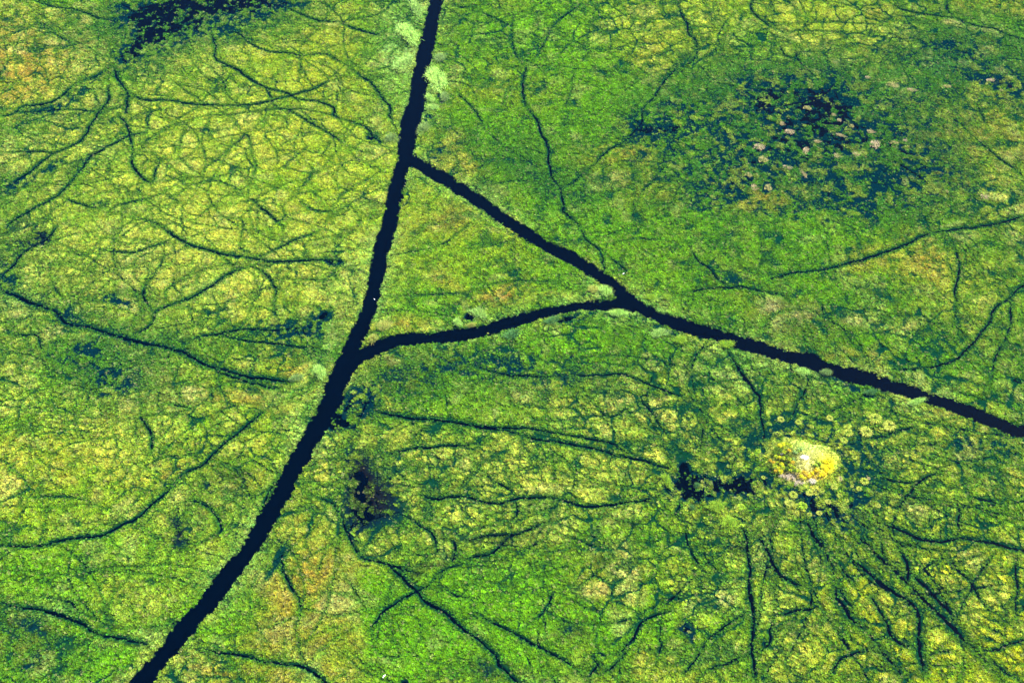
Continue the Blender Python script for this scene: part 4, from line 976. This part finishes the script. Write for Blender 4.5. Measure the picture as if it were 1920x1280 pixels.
for i, (a, b, rx, ry, kd, lab) in enumerate(REEDS):
    c_ = at(a, b); mx, my = metres(a, b); me_ = RM[kd][i % len(RM[kd])]
    if i == 0: mx *= 1.25; my *= 1.2
    place_mesh('reed_clump', me_, c_[0], c_[1], .05, (rx * mx * .92, ry * my * .92, 3.4 + .2 * min(rx, 14)), rng.uniform(0, .5) if abs(rx - ry) > 4 else rng.uniform(0, 6), lab, 'reeds')
TM = {'pale': [tussock_me(11, (.34, .38, .06)), tussock_me(12, (.30, .36, .045))], 'lime': [tussock_me(13, (.24, .38, .02))], 'tan': [tussock_me(14, (.36, .31, .14)), tussock_me(15, (.40, .33, .18))]}
TUS = [(565,395,44,'pale','largest pale round grass tussock on the upper left edge of the yellow island'),(635,402,26,'pale','small pale tussock touching the upper left of the island'),
 (250,515,32,'lime','bright lime tussock in the dark ring at the far left of the island'),(178,558,20,'lime','tiny lime tussock left of the bright lime one'),(270,600,17,'pale','tiny pale tussock below the bright lime one'),
 (305,815,26,'pale','lone straw tussock in the dark water left of the island below its palms'),(850,245,28,'pale','small pale tussock in the dark ring straight above the island'),
 (700,195,40,'pale','broad pale tussock well above the island'),(500,165,44,'pale','straw tussock up left of the island beside the narrow dark path'),(1260,315,58,'pale','big pale tussock up right of the island, left of two'),
 (1460,312,76,'pale','big pale tussock up right of the island, right of two'),(1560,160,80,'pale','widest straw tussock far up right of the island'),(1720,240,78,'pale','pale tussock at the far upper right of the island beside the widest one'),
 (1210,400,46,'pale','straw tussock close above the right end of the island'),(1130,245,30,'lime','small green tussock above the right end of the island'),
 (1330,590,34,'pale','dull tussock in the dark ring right of the island'),(1490,825,20,'tan','tiny tan tussock right of the island in the dark ring'),(1170,825,30,'tan','tan tussock just off the lower right edge of the island'),
 (825,990,42,'pale','bright tussock in the dark water below the island, largest in its row'),(960,960,34,'pale','flat yellow tussock below the lower right of the island'),(1035,1088,36,'pale','lone pale tussock in the dark fan below the island'),
 (1165,1020,34,'pale','pale tussock at the right of the dark fan below the island'),(1100,925,40,'pale','straw tussock below the right edge of the island'),(1380,940,34,'pale','pale tussock lower right of the island at the dark ring edge'),
 (1300,915,20,'pale','tiny pale tussock between two larger ones lower right of the island'),(640,1012,50,'pale','straw tussock below the left part of the island'),(600,1110,56,'pale','tall pale tussock below left of the dark fan'),
 (745,1135,54,'lime','green yellow tussock at the left edge of the dark fan'),(55,1150,48,'lime','lime tussock at the far lower left of the island'),(40,672,40,'pale','pale tussock at the far left of the island near the dark pond'),
 (682,1212,28,'pale','bright little tussock below left of the dark fan'),(825,1232,30,'pale','little pale tussock at the foot of the dark fan'),(935,1215,34,'pale','upright pale tussock right of the foot of the dark fan'),
 (1240,1075,30,'pale','pale tussock inside the right of the dark fan'),(1595,1130,34,'pale','lone pale tussock far right of the dark fan'),(1440,860,50,'pale','broad dull tussock right of the island below the dark ring'),
 (1050,150,44,'pale','pale tussock above the island between two dark paths')]
for i, (zx, zy, r_, kd, lab) in enumerate(TUS):
    c_ = zoompt(zx, zy); s_ = r_ / 6 * .235 * 1.1
    place_mesh('grass_tussock', TM[kd][i % len(TM[kd])], c_[0], c_[1], .05, (s_, s_ * 1.05, max(1.3, s_ * .9)), rng.uniform(0, 6), lab, 'tussock')
TANS = [(560,700,10,9),(600,745,18,9),(700,610,16,8),(760,800,14,7),(690,852,11,14),(450,900,18,14),(870,880,14,10),(1080,815,18,16),(1190,805,16,7),(980,870,14,10),(430,830,20,12),(480,1058,14,14),(405,1060,14,14),(590,945,20,7),(370,985,14,10),
        (680,980,8,20),(1250,795,9,5),(1180,480,26,12),(1290,510,20,8),(1040,440,10,6),(1790,512,8,5),(850,650,10,6),(880,680,8,6),(950,712,9,7),(890,765,20,6),(1700,1110,18,10),(1485,1080,8,6),(1060,745,16,8),(1730,455,18,6),(1480,490,20,7)]
RT = [reed_me(71, (.34, .29, .14), 260, .4, .05), reed_me(72, (.38, .32, .18), 230, .4, .05), reed_me(73, (.30, .29, .10), 260, .4, .05)]
for i, (a, b, rx, ry) in enumerate(TANS):
    pxx, pyy = 1280 + a / 3, b / 3; c_ = at(pxx, pyy); mx, my = metres(pxx, pyy)
    where = 'in the dark wet patch' if 250 < a < 1300 and 560 < b < 1100 else 'in the hazy green upper right marsh'
    place_mesh('dry_reed_clump', RT[i % 3], c_[0], c_[1], .1, (rx / 3 * mx * 1.7, ry / 3 * my * 1.6, 2.2), rng.uniform(-.4, .4), 'small pinkish tan clump of dead reeds ' + where, 'dead reeds', 'dead reed clumps ' + where)
# island shrubs
PM = [palm_me(21, (.20, .26, .010)), palm_me(22, (.06, .12, .008)), palm_me(23, (.40, .40, .010)), palm_me(24, (.34, .26, .02))]
BM = {'grey': [bush_me(31, (.44, .38, .28), 420, .8, .1, True), bush_me(32, (.50, .47, .40), 460, .8, .1, True)], 'gold': [bush_me(33, (.58, .44, .02)), bush_me(34, (.70, .60, .012))],
      'yellow': [bush_me(35, (.70, .60, .010)), bush_me(36, (.62, .60, .03))], 'green': [bush_me(37, (.05, .14, .02)), bush_me(38, (.22, .34, .03))], 'mint': [bush_me(39, (.22, .34, .09))]}
def on_isl(zx, zy):
    c_ = zoompt(zx, zy); return c_[0], c_[1], float(isl_z(np.array(c_[0] - IC[0]), np.array(c_[1] - IC[1])))
PALMS = [(480,490,2),(520,470,2),(560,465,0),(600,500,0),(450,520,1),(495,530,1),(545,520,0),(585,545,3),(430,560,1),(470,570,1),(530,575,0),(440,610,0),(480,620,2),(520,640,0),(560,620,1),(420,660,3),(460,670,0),(505,690,2),(550,680,1),
         (590,660,0),(430,710,0),(475,730,2),(520,735,0),(560,740,1),(600,720,0),(440,755,3),(500,770,2),(600,770,0),(640,740,0),(625,690,3),(650,780,1),(690,790,0),(720,830,2),(770,850,2),(760,800,3),(385,640,3)]
for i, (zx, zy, v) in enumerate(PALMS):
    x, y, zz = on_isl(zx, zy); s_ = rng.uniform(.75, 1.15)
    tone = ('yellow green', 'dark green', 'bright yellow', 'dull golden')[v]; pl = 'upper left rim of the yellow island' if zy < 600 else ('left rim of the yellow island' if zx < 620 else 'lower rim of the yellow island')
    place_parts('palm', PM[v], x, y, zz - .05, (s_, s_, s_), rng.uniform(0, 6), '%s low palm packed among others on the %s' % (tone, pl), 'palm', '%s palms on the %s' % (tone, pl))
BU = [(525,812,'grey',40,'grey leafless bush at the lower left foot of the island'),(585,822,'grey',46,'pinkish grey leafless bush on the lower edge of the island, second from left'),(640,835,'grey',36,'dry grey bush between two larger ones on the lower edge'),
 (685,882,'grey',44,'dry whitish bush at the lowest point of the island'),(735,890,'grey',34,'small dry bush right of the lowest whitish one'),(855,872,'white',46,'nearly white leafless bush at the lower right foot of the island'),
 (820,820,'gold',40,'golden bush right of the lowest palms on the island'),(860,790,'gold',36,'golden bush in the lower right thicket, left of the yellow ones'),(900,760,'gold',42,'deep gold bush in the middle of the lower right thicket'),
 (940,800,'gold',40,'sandy gold bush on the lower right edge of the island'),(985,790,'gold',34,'rusty gold bush beside the brightest yellow slope'),(880,710,'green',40,'olive green bush just right of the bare sandy middle'),
 (925,680,'green2',34,'light olive bush above the golden thicket'),(965,710,'yellow',40,'yellow bush left of the brightest slope'),(1000,660,'yellow',36,'yellow bush at the top of the brightest slope'),
 (1040,640,'yellow',40,'pale yellow bush on the upper right shoulder of the island'),(1050,700,'yellow',46,'brightest yellow bush at the right end of the island'),(1055,760,'yellow',44,'bright yellow bush at the lower right end of the island'),
 (1010,740,'yellow',40,'broad yellow bush in the middle of the brightest slope'),(688,556,'green',30,'dark green bush above the white sand patch'),(655,560,'mint',36,'mint green bush left of the dark green one above the sand'),(715,530,'mint',40,'mint green bush at the top of the sandy middle'),
 (510,575,'white',18,'thin white dead bush standing among the left hand palms'),(640,640,'mint',30,'pale green bush between the palms and the bare sand')]
for i, (zx, zy, kd, r_, lab) in enumerate(BU):
    x, y, zz = on_isl(zx, zy); me_ = BM['grey'][1] if kd == 'white' else (BM['green'][1] if kd == 'green2' else BM[kd][i % len(BM[kd])] if kd != 'grey' else BM['grey'][0]); s_ = r_ / 6 * .235 * 1.15
    place_parts('dead_bush' if kd in ('grey', 'white') else 'bush', me_, x, y, zz - .04, (s_, s_, max(1.1, s_)), rng.uniform(0, 6), lab, 'bush')
# floating clumps in the channels
for a, b, r_, lab in [(875,607,3.2,'yellow floating plant clump on the small pond by the middle channel'),(915,625,2.0,'tiny pale floating clump at the lower edge of the middle channel'),(1648,709,2.4,'tiny yellow floating clump in the dark middle of the right channel'),
                      (1765,744,2.0,'tiny pale floating clump near the right end of the channel'),(796,241,1.8,'tiny green floating clump in the top channel')]:
    c_ = at(a, b); mx, my = metres(a, b); place_mesh('floating_plant', TM['lime' if b < 300 else 'pale'][0], c_[0], c_[1], -.25, (r_ * mx, r_ * my, .9), 1, lab, 'water plant')
# white birds
M_white = mat_leaf('white_feathers', None, (.80, .80, .76), trans=0, vary=.06, nscale=8)
M_beak = mat_leaf('yellow_beak', None, (.65, .45, .06), trans=0, vary=.05)
def make_bird():
    e = bpy.data.objects.new('bird', None); COL.objects.link(e)
    B = Bl(); n_ = 15; k = 12; L_ = [(-.42,.01,.02),(-.34,.05,.02),(-.24,.07,.035),(-.12,.0,.085),(0,0,.11),(.12,.0,.115),(.22,.01,.09),(.30,.04,.05),(.35,.10,.032),(.33,.17,.028),(.31,.22,.028),(.34,.26,.038),(.39,.27,.042),(.44,.265,.028),(.47,.26,.012)]
    for x_, h_, r_ in L_:
        for j in range(k):
            a = 2 * math.pi * j / k; B.V.append(np.array((x_, r_ * math.cos(a), h_ + r_ * math.sin(a)))); B.C.append((1, 1, 1, 1))
    for i in range(n_ - 1):
        for j in range(k): B.F.append((i * k + j, i * k + (j + 1) % k, (i + 1) * k + (j + 1) % k, (i + 1) * k + j))
    b = bpy.data.objects.new('body', B.mesh('body', M_white)); COL.objects.link(b); b.parent = e
    Q = Bl(); Q.tube([(.46, 0, .262), (.50, 0, .258), (.58, 0, .25)], (.012, .010, .002), k=6); bk = bpy.data.objects.new('beak', Q.mesh('beak', M_beak)); COL.objects.link(bk); bk.parent = e
    for s_ in (-1, 1):
        V = []; F = []; prof = [(.08,.18,-.14,.06),(.30,.22,-.10,.13),(.55,.16,-.14,.15),(.78,.02,-.20,.10),(.92,-.14,-.20,.05)]
        for (yy_, xa, xb, zz_) in prof: V += [(xa, s_ * yy_, zz_), (xb, s_ * yy_, zz_ - .01), (xb, s_ * yy_, zz_ - .025), (xa, s_ * yy_, zz_ - .03)]
        for i in range(4):
            for j in range(4): F.append((i * 4 + j, i * 4 + (j + 1) % 4, (i + 1) * 4 + (j + 1) % 4, (i + 1) * 4 + j))
        F += [(0, 1, 2, 3), (16, 17, 18, 19)]
        wg = mesh_obj('wing', V, F, M_white, parent=e)
        lg = Bl(); lg.tube([(-.1, s_ * .03, -.06), (-.35, s_ * .03, -.05), (-.58, s_ * .03, -.03)], (.012, .01, .008), k=5); lo = bpy.data.objects.new('leg', lg.mesh('leg', M_beak)); COL.objects.link(lo); lo.parent = e
    return e
bird0 = make_bird()
for i, (a, b, s_, rz, lab) in enumerate([(720,1267,1.0,2.6,'white bird flying low over green marsh at the bottom edge'),(702,561,.55,.6,'white bird low over the right edge of the main channel'),(1169,513,.7,2.2,'white bird over the marsh just above the right hand channel junction')]):
    if i == 0: o = bird0; kids = []
    else:
        o = bird0.copy(); COL.objects.link(o)
        for ch in list(bird0.children):
            q = ch.copy(); COL.objects.link(q); q.parent = o
    c_ = at(a, b); h_ = 3.0; dd = np.array([c_[0], c_[1], -H]); p_ = np.array([c_[0], c_[1], 0]) - dd * (h_ / H)
    o.location = p_; o.rotation_euler = (.1, 0, rz); o.scale = (s_, s_, s_); setp(o, lab, 'bird', 'white birds over the marsh')
#@@END
